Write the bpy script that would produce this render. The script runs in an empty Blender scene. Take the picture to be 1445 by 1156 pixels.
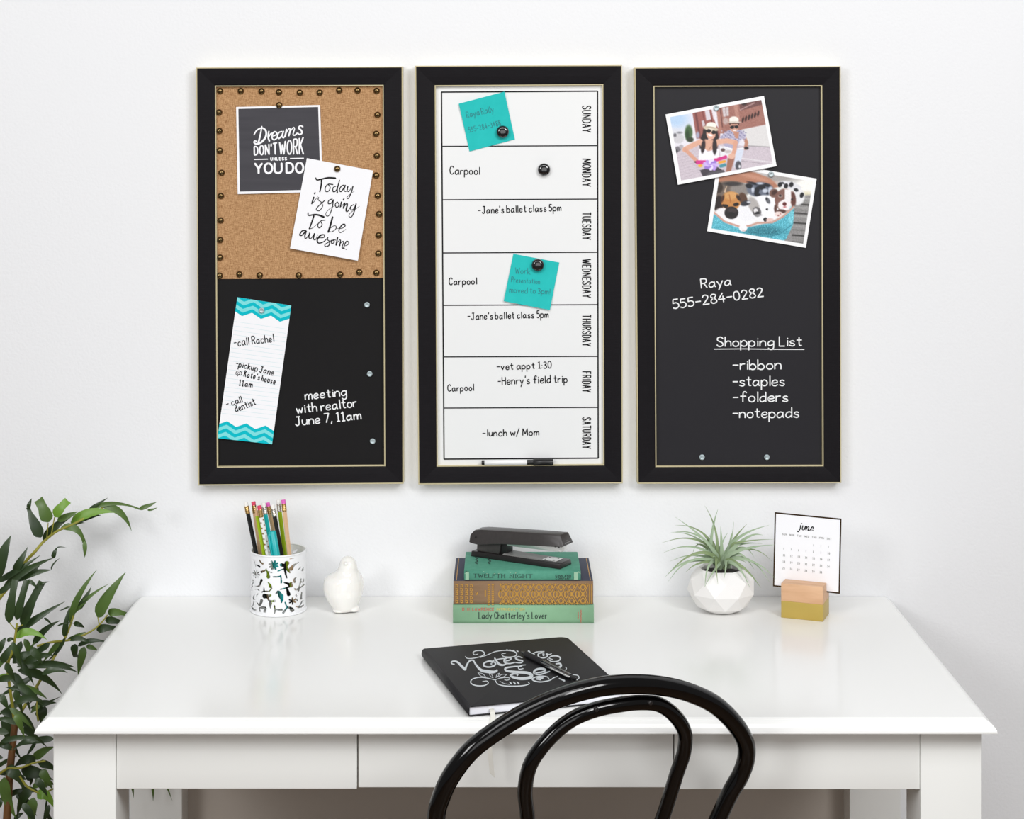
import bpy, bmesh, math, random
import numpy as np
from mathutils import Vector, Matrix
R = math.radians
rng = random.Random(7)
scene = bpy.context.scene
COL = scene.collection

# ------------------------------------------------------------------ camera
# picture 1445 x 1156; the camera looks level, square to the wall, with a shifted lens
FPX, MPP = 2450.0, 0.00108            # focal length in pixels; metres per pixel on the wall
DIST = FPX * MPP                      # camera to wall
CX, ZC = -0.0113, 1.4628              # camera x and height
DESK = 0.75                           # desk top height
cam = bpy.data.cameras.new('camera')
cam.sensor_fit = 'HORIZONTAL'; cam.sensor_width = 36.0
cam.lens = 36.0 * FPX / 1445.0
cam.shift_x = (722.5 - 712.0) / 1445.0
cam.shift_y = -(578.0 - 182.0) / 1445.0
cam.clip_start = 0.05
camo = bpy.data.objects.new('camera', cam); COL.objects.link(camo)
camo.location = (CX, -DIST, ZC); camo.rotation_euler = (R(90), 0, 0)
scene.camera = camo

# ------------------------------------------------------------------ light
scene.view_settings.view_transform = 'Standard'
scene.view_settings.look = 'None'
scene.view_settings.gamma = 1.0
scene.view_settings.use_curve_mapping = False
scene.view_settings.exposure = -0.06
w = bpy.data.worlds.new('world'); scene.world = w; w.use_nodes = True
w.node_tree.nodes['Background'].inputs[0].default_value = (0.985, 0.99, 1.0, 1)
w.node_tree.nodes['Background'].inputs[1].default_value = 0.20
def area(name, loc, target, sx, sy, power, color=(1, 1, 1)):
    l = bpy.data.lights.new(name, 'AREA'); l.shape = 'RECTANGLE'; l.size = sx; l.size_y = sy
    l.energy = power; l.color = color
    o = bpy.data.objects.new(name, l); COL.objects.link(o); o.location = loc
    o.rotation_euler = (Vector(target) - Vector(loc)).to_track_quat('-Z', 'Y').to_euler()
    return o
area('studio_key_light', (1.5, -2.5, 2.5), (0.0, 0, 1.0), 0.8, 0.8, 34)
area('studio_fill_light', (-1.8, -2.7, 2.2), (0.0, -0.1, 1.0), 0.8, 0.9, 28)
area('studio_top_light', (0.0, -2.3, 3.1), (0.0, -0.25, 0.9), 2.4, 1.0, 37)
area('studio_front_light', (0.3, -4.2, 1.5), (0.0, -0.2, 0.9), 2.4, 1.4, 18)

# ------------------------------------------------------------------ helpers
def at(px, py, Y):
    d = DIST + Y
    return Vector((CX + (px - 712) * d / FPX, Y, ZC - (py - 182) * d / FPX))
def onz(px, py, Z):
    d = (ZC - Z) * FPX / (py - 182)
    return at(px, py, d - DIST)
def srgb(c):
    return tuple(((x / 255) / 12.92 if x / 255 <= 0.04045 else ((x / 255 + 0.055) / 1.055) ** 2.4) for x in c)

MATS = {}
def mat(name, rgb, rough=0.5, metal=0.0, spec=0.5, coat=0.0, coat_rough=0.05, noise=None, bump=None, sss=0):
    """rgb in 0-255 sRGB. noise=(scale xyz, amount, second rgb); bump=(scale xyz, strength, distance)"""
    m = bpy.data.materials.new(name); m.use_nodes = True
    nt = m.node_tree; b = nt.nodes['Principled BSDF']
    c = srgb(rgb)
    b.inputs['Base Color'].default_value = (*c, 1)
    b.inputs['Roughness'].default_value = rough
    b.inputs['Metallic'].default_value = metal
    b.inputs['Specular IOR Level'].default_value = spec
    b.inputs['Coat Weight'].default_value = coat
    b.inputs['Coat Roughness'].default_value = coat_rough
    if sss:
        b.inputs['Subsurface Weight'].default_value = sss
        b.inputs['Subsurface Radius'].default_value = (0.004, 0.003, 0.002)
    tc = nt.nodes.new('ShaderNodeTexCoord')
    def ntex(scale, detail=3):
        mp = nt.nodes.new('ShaderNodeMapping'); nt.links.new(tc.outputs['Object'], mp.inputs[0])
        mp.inputs['Scale'].default_value = scale if isinstance(scale, tuple) else (scale,) * 3
        n = nt.nodes.new('ShaderNodeTexNoise'); n.inputs['Scale'].default_value = 1.0
        n.inputs['Detail'].default_value = detail
        nt.links.new(mp.outputs[0], n.inputs['Vector']); return n
    if noise:
        n = ntex(noise[0]); r = nt.nodes.new('ShaderNodeValToRGB')
        r.color_ramp.elements[0].position = 0.5 - noise[1]; r.color_ramp.elements[1].position = 0.5 + noise[1]
        r.color_ramp.elements[0].color = (*c, 1); r.color_ramp.elements[1].color = (*srgb(noise[2]), 1)
        nt.links.new(n.outputs['Fac'], r.inputs[0]); nt.links.new(r.outputs[0], b.inputs['Base Color'])
    if bump:
        n = ntex(bump[0]); bp = nt.nodes.new('ShaderNodeBump')
        bp.inputs['Strength'].default_value = bump[1]; bp.inputs['Distance'].default_value = bump[2]
        nt.links.new(n.outputs['Fac'], bp.inputs['Height']); nt.links.new(bp.outputs[0], b.inputs['Normal'])
    MATS[name] = m
    return m
def print_mat():
    m = bpy.data.materials.new('photo_ink'); m.use_nodes = True; nt = m.node_tree
    b = nt.nodes['Principled BSDF']; a = nt.nodes.new('ShaderNodeVertexColor'); a.layer_name = 'ink'
    nt.links.new(a.outputs[0], b.inputs['Base Color']); b.inputs['Roughness'].default_value = 0.35
    MATS['photo_ink'] = m
def burlap_mat():
    m = bpy.data.materials.new('burlap'); m.use_nodes = True; nt = m.node_tree; b = nt.nodes['Principled BSDF']
    tc = nt.nodes.new('ShaderNodeTexCoord'); outs = []
    for sc in ((1000, 1, 130), (130, 1, 1000), (1000, 1, 1000)):
        mp = nt.nodes.new('ShaderNodeMapping'); mp.inputs['Scale'].default_value = sc
        nt.links.new(tc.outputs['Object'], mp.inputs[0])
        n = nt.nodes.new('ShaderNodeTexNoise'); n.inputs['Scale'].default_value = 1; n.inputs['Detail'].default_value = 2
        nt.links.new(mp.outputs[0], n.inputs['Vector']); outs.append(n.outputs['Fac'])
    a1 = nt.nodes.new('ShaderNodeMath'); a1.operation = 'ADD'; nt.links.new(outs[0], a1.inputs[0]); nt.links.new(outs[1], a1.inputs[1])
    a2 = nt.nodes.new('ShaderNodeMath'); a2.operation = 'ADD'; nt.links.new(a1.outputs[0], a2.inputs[0]); nt.links.new(outs[2], a2.inputs[1])
    mu = nt.nodes.new('ShaderNodeMath'); mu.operation = 'MULTIPLY'; mu.inputs[1].default_value = 1 / 3; nt.links.new(a2.outputs[0], mu.inputs[0])
    r = nt.nodes.new('ShaderNodeValToRGB'); r.color_ramp.elements[0].position = 0.38; r.color_ramp.elements[1].position = 0.6
    r.color_ramp.elements[0].color = (*srgb((140, 99, 63)), 1); r.color_ramp.elements[1].color = (*srgb((208, 166, 122)), 1)
    nt.links.new(mu.outputs[0], r.inputs[0]); nt.links.new(r.outputs[0], b.inputs['Base Color'])
    b.inputs['Roughness'].default_value = 0.95; b.inputs['Specular IOR Level'].default_value = 0.1
    bp = nt.nodes.new('ShaderNodeBump'); bp.inputs['Strength'].default_value = 0.4; bp.inputs['Distance'].default_value = 0.0006
    nt.links.new(mu.outputs[0], bp.inputs['Height']); nt.links.new(bp.outputs[0], b.inputs['Normal'])
    MATS['burlap'] = m

mat('wall_paint', (238, 239, 241), 0.75, spec=0.25, bump=((230, 230, 230), 0.22, 0.002))
mat('floor_wood', (120, 92, 66), 0.4, noise=((2, 30, 30), 0.25, (92, 68, 46)))
mat('white_lacquer', (242, 242, 240), 0.16, spec=0.5)
mat('white_paint', (245, 246, 243), 0.35)
mat('panel_grey', (190, 181, 171), 0.7, bump=(700, 0.15, 0.001))
mat('black_frame', (28, 26, 29), 0.5, spec=0.1, noise=((60, 60, 900), 0.3, (22, 20, 23)), bump=((500, 500, 500), 0.15, 0.0006))
mat('gold_bead', (206, 194, 156), 0.5)
mat('chalkboard', (24, 23, 24), 0.7, spec=0.15, noise=((9, 9, 5), 0.3, (28, 27, 28)))
mat('slate_board', (36, 35, 39), 0.42, spec=0.22, noise=((7, 7, 5), 0.3, (39, 38, 42)))
mat('whiteboard', (236, 237, 237), 0.25, spec=0.4)
mat('chalk', (236, 237, 238), 0.95, spec=0.05)
mat('ink_black', (20, 19, 21), 0.6, spec=0.2)
mat('ink_grey', (60, 130, 136), 0.7, spec=0.1)
mat('paper_white', (246, 246, 249), 0.8, spec=0.15)
mat('paper_teal', (40, 188, 184), 0.8, spec=0.15, noise=((60, 60, 60), 0.3, (48, 196, 192)))
mat('teal_dark', (0, 187, 200), 0.7, spec=0.15)
mat('teal_light', (128, 222, 224), 0.7, spec=0.15)
mat('rule_line', (214, 232, 236), 0.8, spec=0.1)
mat('card_slate', (66, 65, 70), 0.7, spec=0.2, noise=((8, 8, 90), 0.25, (76, 75, 80)))
mat('brass', (112, 92, 60), 0.24, metal=0.95)
mat('magnet_black', (16, 16, 18), 0.12, coat=1)
mat('magnet_silver', (176, 190, 194), 0.38, metal=0.35)
mat('plastic_black', (24, 23, 24), 0.35)
mat('plastic_white', (240, 240, 240), 0.3)
mat('cup_metal', (244, 245, 247), 0.35)
mat('ceramic', (248, 246, 241), 0.08, coat=0.6, sss=0.1)
mat('pot_matte', (243, 241, 239), 0.4)
mat('soil', (30, 24, 20), 0.95)
mat('air_leaf', (118, 138, 94), 0.55, noise=((30, 30, 30), 0.3, (142, 160, 116)))
mat('air_leaf_pale', (142, 164, 132), 0.55, noise=((30, 30, 30), 0.3, (166, 184, 154)))
mat('beech', (226, 184, 146), 0.5, noise=((12, 160, 90), 0.2, (206, 160, 122)))
mat('gold_paint', (192, 166, 84), 0.42, metal=0.35)
mat('gold_foil', (62, 42, 14), 0.3, metal=0.6)
mat('book_teal', (74, 146, 122), 0.75, noise=((120, 120, 120), 0.3, (88, 158, 134)))
mat('book_teal_worn', (150, 188, 160), 0.8)
mat('book_navy', (58, 62, 82), 0.7)
mat('book_tan', (152, 122, 92), 0.75, noise=((40, 40, 300), 0.3, (138, 108, 80)))
mat('book_gold', (196, 148, 66), 0.45, metal=0.25)
mat('book_mint', (140, 184, 148), 0.75, noise=((60, 60, 60), 0.3, (132, 174, 138)))
mat('page_edges', (232, 222, 200), 0.9, noise=((5, 5, 1500), 0.2, (214, 202, 178)))
mat('page_white', (244, 245, 252), 0.85)
mat('ink_red', (196, 104, 92), 0.8)
mat('ink_yellow', (202, 186, 110), 0.8)
mat('ink_dark', (38, 52, 50), 0.8)
mat('leatherette', (34, 33, 35), 0.55, spec=0.25, bump=(1500, 0.2, 0.0004))
mat('silver_foil', (214, 220, 224), 0.4, metal=0.1)
mat('ribbon', (226, 224, 216), 0.6)
mat('stapler_black', (54, 50, 50), 0.34, noise=((200, 200, 200), 0.3, (62, 58, 57)))
mat('stapler_dark', (34, 31, 31), 0.3)
mat('stapler_grey', (140, 139, 137), 0.45, metal=0.3)
mat('steel', (222, 222, 220), 0.25, metal=0.6)
mat('bentwood_black', (6, 5, 5), 0.09, spec=0.45)
mat('cane_seat', (24, 22, 20), 0.5)
mat('pencil_wood', (224, 186, 146), 0.55, noise=((60, 60, 400), 0.3, (214, 172, 132)))
mat('pencil_lime', (166, 196, 26), 0.3)
mat('pencil_black', (28, 28, 29), 0.3)
mat('pencil_teal', (22, 176, 178), 0.35)
mat('pencil_white', (244, 243, 240), 0.3)
mat('polka_gold', (150, 112, 52), 0.4, metal=0.4)
mat('ferrule', (206, 170, 110), 0.25, metal=0.9)
mat('ferrule_silver', (214, 212, 206), 0.25, metal=0.9)
mat('eraser_white', (240, 238, 234), 0.7)
mat('eraser_red', (222, 66, 100), 0.7)
mat('eraser_pink', (226, 104, 190), 0.7)
mat('leaf_dark', (38, 56, 30), 0.36, noise=((25, 25, 25), 0.3, (52, 74, 34)))
mat('leaf_mid', (72, 98, 42), 0.38, noise=((25, 25, 25), 0.3, (90, 118, 54)))
mat('leaf_bright', (104, 146, 44), 0.4, noise=((25, 25, 25), 0.3, (116, 156, 56)))
mat('stem_green', (164, 156, 52), 0.5, noise=((40, 40, 40), 0.3, (122, 124, 40)))
mat('cane_brown', (122, 82, 38), 0.5, noise=((60, 60, 30), 0.3, (96, 60, 26)))
mat('basket', (112, 88, 62), 0.85, bump=((40, 40, 240), 0.5, 0.004))
print_mat(); burlap_mat()

M4 = {}                                # world matrix of every parent, by object name
class MB:
    """collects verts and faces in world (or local) space; build() links ONE mesh object"""
    def __init__(s): s.v = []; s.f = []; s.m = []; s.sm = []
    def add(s, vs, fs, mi=0, smooth=False):
        o = len(s.v); s.v += [Vector(p) for p in vs]
        for f in fs:
            s.f.append([o + i for i in f]); s.m.append(mi); s.sm.append(smooth)
    def box(s, x0, x1, y0, y1, z0, z1, mi=0):
        s.add([(x, y, z) for z in (z0, z1) for y in (y0, y1) for x in (x0, x1)],
              [(0, 2, 3, 1), (4, 5, 7, 6), (0, 1, 5, 4), (2, 6, 7, 3), (0, 4, 6, 2), (1, 3, 7, 5)], mi)
    def hexa(s, p, mi=0):               # 8 points: bottom 4 ccw, top 4 ccw
        s.add(p, [(3, 2, 1, 0), (4, 5, 6, 7), (0, 1, 5, 4), (1, 2, 6, 5), (2, 3, 7, 6), (3, 0, 4, 7)], mi)
    def tube(s, pts, rad, n=10, mi=0, caps=True, smooth=True, flat=1.0):
        pts = [Vector(p) for p in pts]
        if not isinstance(rad, (list, tuple)): rad = [rad] * len(pts)
        vs = []; up = None
        for i, p in enumerate(pts):
            t = (pts[min(i + 1, len(pts) - 1)] - pts[max(i - 1, 0)]).normalized()
            if up is None:
                up = t.orthogonal().normalized()
            up = (up - t * up.dot(t)).normalized(); sd = t.cross(up)
            for k in range(n):
                a = 2 * math.pi * k / n
                vs.append(p + (up * math.cos(a) * flat + sd * math.sin(a)) * rad[i])
        fs = [(i * n + k, i * n + (k + 1) % n, (i + 1) * n + (k + 1) % n, (i + 1) * n + k) for i in range(len(pts) - 1) for k in range(n)]
        s.add(vs, fs, mi, smooth)
        if caps:
            s.add(vs[:n], [tuple(range(n))[::-1]], mi); s.add(vs[-n:], [tuple(range(n))], mi)
    def lathe(s, c, prof, n=32, mi=0, axis='z', smooth=True):
        """prof: list of (r, h); axis z up, or -y (towards the viewer)"""
        vs = []
        for r, h in prof:
            for k in range(n):
                a = 2 * math.pi * k / n
                vs.append((c[0] + r * math.cos(a), c[1] + r * math.sin(a), c[2] + h) if axis == 'z'
                          else (c[0] + r * math.cos(a), c[1] - h, c[2] + r * math.sin(a)))
        fs = [(i * n + k, i * n + (k + 1) % n, (i + 1) * n + (k + 1) % n, (i + 1) * n + k) for i in range(len(prof) - 1) for k in range(n)]
        s.add(vs, fs, mi, smooth)
        if prof[0][0] > 1e-6: s.add(vs[:n], [tuple(range(n))[::-1]], mi)
        if prof[-1][0] > 1e-6: s.add(vs[-n:], [tuple(range(n))], mi)
    def build(s, name, mats, parent=None, loc=None, local=False, bevel=0, merge=False, fixn=True, rot=0):
        mats = mats if isinstance(mats, (list, tuple)) else [mats]
        me = bpy.data.meshes.new(name)
        M = Matrix.Identity(4)
        if parent is not None: M = M4[parent.name].copy()
        elif loc is not None: M = Matrix.Translation(Vector(loc)) @ Matrix.Rotation(rot, 4, 'Z')
        vs = s.v
        if not local:
            inv = M.inverted(); vs = [inv @ v for v in s.v]
        me.from_pydata([tuple(v) for v in vs], [], s.f)
        for mm in mats: me.materials.append(MATS[mm])
        for p, mi, sm in zip(me.polygons, s.m, s.sm):
            p.material_index = mi; p.use_smooth = sm
        if merge or fixn:
            bm = bmesh.new(); bm.from_mesh(me)
            if merge: bmesh.ops.remove_doubles(bm, verts=bm.verts, dist=1e-6)
            if fixn: bmesh.ops.recalc_face_normals(bm, faces=bm.faces)
            bm.to_mesh(me); bm.free()
        o = bpy.data.objects.new(name, me); COL.objects.link(o)
        if parent is not None: o.parent = parent
        elif loc is not None:
            o.location = loc; o.rotation_euler = (0, 0, rot)
        M4[o.name] = M
        if bevel:
            b = o.modifiers.new('bevel', 'BEVEL'); b.width = bevel; b.segments = 3; b.limit_method = 'ANGLE'
            b.angle_limit = R(40); b.harden_normals = False
            for p in me.polygons: p.use_smooth = True
            e = o.modifiers.new('edges', 'EDGE_SPLIT'); e.split_angle = R(50)
        return o
def tag(o, label, cat, group=None, kind=None):
    if label: o['label'] = label
    if cat: o['category'] = cat
    if group: o['group'] = group
    if kind: o['kind'] = kind
    return o
def thing(name, loc, label, cat, group=None, rot=0):
    o = bpy.data.objects.new(name, None); COL.objects.link(o); o.location = loc; o.rotation_euler = (0, 0, rot)
    o.empty_display_size = 0.02
    M4[o.name] = Matrix.Translation(Vector(loc)) @ Matrix.Rotation(rot, 4, 'Z')
    return tag(o, label, cat, group)
def crom(pts, k=6, closed=False):
    pts = [np.array(p, float) for p in pts]
    if len(pts) < 3 and not closed: 
        return [tuple(pts[0] + (pts[-1] - pts[0]) * i / k) for i in range(k + 1)]
    P = ([pts[-1]] + pts + [pts[0], pts[1]]) if closed else ([2 * pts[0] - pts[1]] + pts + [2 * pts[-1] - pts[-2]])
    out = []
    for i in range(1, len(P) - 2):
        for j in range(k):
            t = j / k
            out.append(tuple(0.5 * (2 * P[i] + (P[i + 1] - P[i - 1]) * t + (2 * P[i - 1] - 5 * P[i] + 4 * P[i + 1] - P[i + 2]) * t * t
                                    + (3 * P[i] - P[i - 1] - 3 * P[i + 1] + P[i + 2]) * t ** 3)))
    out.append(tuple(P[-2]))
    return out
def lerp(a, b, t): return a + (b - a) * t

# ------------------------------------------------------------------ single-stroke letters (x 0-7, baseline 0, x-height 5, cap 9)
GL = {
'a': '~5,4.2 3.2,5 1.2,4.2 .2,2 1.2,.2 3,.3 5,2.4|5,5 5,1 ~5.8,.1',
'b': '0,9 0,0|~0,3 2,5 4,4.4 5,2.4 4,.4 2,0 0,1.2',
'c': '~4.6,4.2 3,5 1,4.2 .1,2.2 1,.4 3,0 4.8,1',
'd': '~5,4.2 3.2,5 1.2,4.2 .2,2 1.2,.2 3,.3 5,2|5,9 5,0',
'e': '~.3,2.5 3,2.6 4.6,3.2 4,4.7 2.4,5 .8,4 .1,2.2 1,.4 3,0 4.8,1',
'f': '~5,8 4,9 2.7,8.4 2.3,6 2.2,0|.4,5 4.6,5',
'g': '~5,4.2 3.2,5 1.2,4.2 .2,2.2 1.2,.6 3,.7 5,2.4|~5,5 5,2 4.8,-1.6 3.4,-3.2 1.6,-3 .5,-2',
'h': '0,9 0,0|~0,3 2,5 4,4.5 4.6,3 4.6,0',
'i': '.8,5 .8,0|.8,7.2 .85,6.7', 'j': '~2,5 2,0 1.4,-2.6 -.3,-3|2,7.2 2.05,6.7',
'k': '0,9 0,0|4.2,5 0,2 4.6,0', 'l': '.8,9 .8,0',
'm': '0,5 0,0|~0,3 1.6,5 3,4.6 3.4,3 3.4,0|~3.4,3 5,5 6.4,4.6 6.8,3 6.8,0',
'n': '0,5 0,0|~0,3 2,5 4,4.5 4.6,3 4.6,0',
'o': '~2.5,5 .8,4.2 .1,2.5 .8,.7 2.5,0 4.2,.7 4.9,2.5 4.2,4.3 2.5,5',
'p': '0,5 0,-3.6|~0,3 2,5 4,4.4 5,2.4 4,.4 2,0 0,1.2',
'q': '~5,4.2 3.2,5 1.2,4.2 .2,2 1.2,.2 3,.3 5,2|5,5 5,-3.6',
'r': '0,5 0,0|~0,2.8 1.3,4.6 3.4,4.9', 's': '~4.2,4.3 2.5,5 .7,4.1 1.4,2.9 3.5,2.2 4.2,1 2.6,0 .1,.7',
't': '~2,8 2,2.4 2.5,.4 4,.4|.2,5.4 4,5.4', 'u': '~0,5 0,2 1,.2 3,.3 4.5,2|4.6,5 4.6,0',
'v': '0,5 2.3,0 4.6,5', 'w': '0,5 1.7,0 3.3,4 5,0 6.6,5', 'x': '0,5 4.4,0|4.4,5 0,0',
'y': '0,5 2.5,.4|4.9,5 1,-3.4', 'z': '.2,5 4.4,5 0,0 4.6,0',
'A': '0,0 2.6,9 5.2,0|.9,3.1 4.3,3.1', 'B': '0,0 0,9|~0,9 3,9 4.4,8 4.4,6 3,4.8 0,4.8|~0,4.8 3.4,4.8 5,3.4 5,1.4 3.4,0 0,0',
'C': '~5,7.4 4,8.7 2.6,9 .9,8 .1,5.6 .1,3.4 .9,1 2.6,0 4,.3 5,1.6',
'D': '0,0 0,9|~0,9 2.4,8.9 4.4,7.4 5,4.5 4.4,1.6 2.4,.1 0,0', 'E': '4.4,9 0,9 0,0 4.4,0|0,4.7 3.7,4.7',
'F': '4.4,9 0,9 0,0|0,4.7 3.7,4.7', 'G': '~5,7.4 4,8.7 2.6,9 .9,8 .1,5.6 .1,3.4 .9,1 2.6,0 4,.3 5,1.4|3,4 5,4 5,.2',
'H': '0,0 0,9|5,0 5,9|0,4.7 5,4.7', 'I': '.6,0 .6,9', 'J': '~4,9 4,2 3,.2 1.4,.1 .2,1.6|1.6,9 5.4,9',
'K': '0,0 0,9|5,9 0,3.8|1.6,5.2 5.2,0', 'L': '0,9 0,0 4.2,0', 'M': '0,0 .3,9 3.4,2 6.4,9 6.8,0',
'N': '0,0 0,9 5,0 5,9', 'O': '~2.8,9 1,8 .1,5.6 .1,3.4 1,1 2.8,0 4.6,1 5.5,3.4 5.5,5.6 4.6,8 2.8,9',
'P': '0,0 0,9|~0,9 3,9 4.8,8 4.8,5.6 3,4.4 0,4.4', 'Q': '~2.8,9 1,8 .1,5.6 .1,3.4 1,1 2.8,0 4.6,1 5.5,3.4 5.5,5.6 4.6,8 2.8,9|3.4,2.2 5.6,-.4',
'R': '0,0 0,9|~0,9 3,9 4.7,8.1 4.7,5.8 3,4.6 0,4.6|2.4,4.6 5,0',
'S': '~4.8,7.5 3.8,8.8 2.3,9 .7,8.2 .3,6.7 1.2,5.3 3.7,4 4.9,2.5 4.4,.8 2.7,0 1,.3 0,1.6',
'T': '0,9 5.2,9|2.6,9 2.6,0', 'U': '~0,9 0,3 .9,.7 2.6,0 4.3,.7 5.2,3 5.2,9', 'V': '0,9 2.6,0 5.2,9', 'W': '0,9 1.9,0 3.7,7 5.5,0 7.4,9',
'X': '0,9 5,0|5,9 0,0', 'Y': '0,9 2.6,4.4 5.2,9|2.6,4.4 2.6,0', 'Z': '.2,9 5,9 0,0 5.2,0',
'0': '~2.4,9 .8,8 .1,4.5 .8,1 2.4,0 4,1 4.7,4.5 4,8 2.4,9', '1': '.4,7.4 2,9 2,0|.6,0 3.4,0', '2': '~.2,7.2 1.2,8.8 2.8,9 4.2,7.8 4,5.8 1.8,2.4 .1,0|.1,0 4.8,0',
'3': '~.3,7.8 2,9 4,8 4,6 2,4.9 4.4,3.6 4.4,1.2 2.2,0 .1,1.2', '4': '3.6,9 0,3 5,3|3.7,6 3.7,0', '5': '4.4,9 .8,9 .4,5.2|~.4,5.2 2.6,5.6 4.5,4 4.3,1.4 2.2,0 .1,.8',
'6': '~4,8.8 1.6,7 .2,3.6 .8,.8 2.6,0 4.4,1.2 4.2,3.8 2.4,4.8 .4,3', '7': '0,9 4.6,9 1.6,0', '8': '~2.4,4.9 .5,6.6 1,8.6 2.6,9 4.2,8 3.8,6.2 1,4 .2,1.8 1.2,.2 3,0 4.6,1.4 4,3.6 2.4,4.9',
'9': '~4.4,7 2.6,9 .6,8 .4,5.6 2,4.4 4.2,5.6 4.4,7 4,2 2.6,0',
'-': '.2,4 4.2,4', "'": '.6,9 .4,7', ',': '.8,.8 .2,-1.6', ':': '.6,4.6 .62,4.1|.6,1 .62,.5', '!': '.7,9 .6,2.6|.6,.5 .62,0', '/': '0,-1 4,9.6', '.': '.4,.4 .45,0',
'@': '~5.2,4.4 3.6,5 2.2,3.8 2.6,2.2 4.2,2 5.2,3.6|~5.2,4.6 5.4,2 7.2,2.6 7.2,5.6 5,7.6 2,7 .2,4.4 1,1 3.6,-.4', '&': '~5,0 1.6,6 1.8,8.4 3.2,8.8 3.6,7 .6,3 .6,1 2.4,0 5.2,3.4',
'I2': '0,0 3,0|0,9 3,9|1.5,0 1.5,9'}
def parse(s):
    out = []
    for st in s.split('|'):
        sm = st.startswith('~'); pts = []
        for tok in st.replace('~', '').split():
            x, y = tok.split(','); pts.append((float(x), float(y)))
        out.append((sm, pts))
    return out
GLP = {k: parse(v) for k, v in GL.items()}
GLW = {k: max(p[0] for _, st in v for p in st) for k, v in GLP.items()}

NSTROKE = [0]
def ribbon(mb, pts, mapf, pen, nib=None, contrast=0.0, mi=0, off=0.0003, widths=None):
    """flat inked stroke along px points; pen = px width"""
    n = len(pts)
    if n < 2: return
    NSTROKE[0] += 1; off += (NSTROKE[0] % 40) * 4e-6
    L, Rr = [], []
    for i, p in enumerate(pts):
        a = pts[max(i - 1, 0)]; b = pts[min(i + 1, n - 1)]
        dx, dy = b[0] - a[0], b[1] - a[1]; l = math.hypot(dx, dy) or 1e-6; dx /= l; dy /= l
        wd = widths[i] if widths else pen
        if nib is not None:
            wd *= (1 - contrast) + contrast * abs(math.sin(math.atan2(-dy, dx) - nib))
        L.append((p[0] - dy * wd / 2, p[1] + dx * wd / 2)); Rr.append((p[0] + dy * wd / 2, p[1] - dx * wd / 2))
    # round ends
    def endcap(p, q, wd):
        dx, dy = p[0] - q[0], p[1] - q[1]; l = math.hypot(dx, dy) or 1e-6
        return (p[0] + dx / l * wd * 0.35, p[1] + dy / l * wd * 0.35)
    wd0 = math.dist(L[0], Rr[0]); wd1 = math.dist(L[-1], Rr[-1])
    e0 = endcap(pts[0], pts[1], wd0); e1 = endcap(pts[-1], pts[-2], wd1)
    vs = [mapf(*q, off) for q in L] + [mapf(*q, off) for q in Rr] + [mapf(*e0, off), mapf(*e1, off)]
    fs = [(i, i + 1, n + i + 1, n + i) for i in range(n - 1)] + [(0, n, 2 * n), (n - 1, 2 * n + 1, 2 * n - 1)]
    mb.add(vs, fs, mi)
def write(mb, text, mapf, x, y, wpx, h, ang=0.0, pen=1.4, slant=0.0, nib=None, contrast=0.0, mi=0, off=0.0003,
          h2=None, jit=0.0, gap=1.5, space=3.0, serif=False, k=5, tight=False):
    """write text from px (x, y) baseline-left over wpx pixels; h cap height px (h2 at the end); ang degrees, rising to the right"""
    adv = 0; places = []
    for c in text:
        if c == ' ': adv += space; continue
        places.append((c, adv)); adv += GLW[c] + gap
    ng = max(len(places) - 1, 1); sw = sum(GLW[q] for q, _ in places); nsp = text.count(' ')
    tot = max(adv - gap, 1e-6); sx = wpx / tot
    if gap * sx < pen + 0.7 and not slant and not tight:       # letters would touch: narrow them, keep the gaps
        sx = (wpx - ng * (pen + 0.7)) / (sw + space * nsp); gap = (pen + 0.7) / sx; adv = 0; places = []
        for c in text:
            if c == ' ': adv += space; continue
            places.append((c, adv)); adv += GLW[c] + gap
        tot = adv - gap
    ca, sa = math.cos(R(ang)), math.sin(R(ang))
    for c, a0 in places:
        jx, jy, js = (rng.uniform(-jit, jit), rng.uniform(-jit, jit), 1 + rng.uniform(-jit, jit) * 0.25)
        for sm, st in GLP[c]:
            raw = crom(st, k) if sm and len(st) > 2 else [q for i in range(len(st) - 1) for q in ([st[i]] if i else [st[0]])] + [st[-1]]
            strokes = [raw]
            if not sm and len(st) > 2: strokes = [[st[i], st[i + 1]] for i in range(len(st) - 1)]
            for rw in strokes:
                pp = []
                if len(rw) == 2: rw = [rw[0], ((rw[0][0] + rw[1][0]) / 2, (rw[0][1] + rw[1][1]) / 2), rw[1]]
                for ux, uy in rw:
                    gx = (a0 + ux * js + jx); hh = h if h2 is None else lerp(h, h2, gx / tot)
                    lx = gx * sx + slant * uy * hh / 9; ly = (uy * js + jy) * hh / 9
                    pp.append((x + lx * ca - ly * sa, y - lx * sa - ly * ca))
                ribbon(mb, pp, mapf, pen, nib, contrast, mi, off)
            if serif:
                for ux, uy in (st[0], st[-1]):
                    if (uy in (0, 9, 5)) and not sm:
                        gx = a0 + ux; lx = gx * sx; ly = uy * h / 9; dl = 1.0 * sx
                        ribbon(mb, [(x + (lx - dl) * ca - ly * sa, y - (lx - dl) * sa - ly * ca), (x + (lx + dl) * ca - ly * sa, y - (lx + dl) * sa - ly * ca)], mapf, pen * 0.5, None, 0, mi, off)
def flatmap(Y):
    return lambda px, py, off: at(px, py, Y - off)

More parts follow.
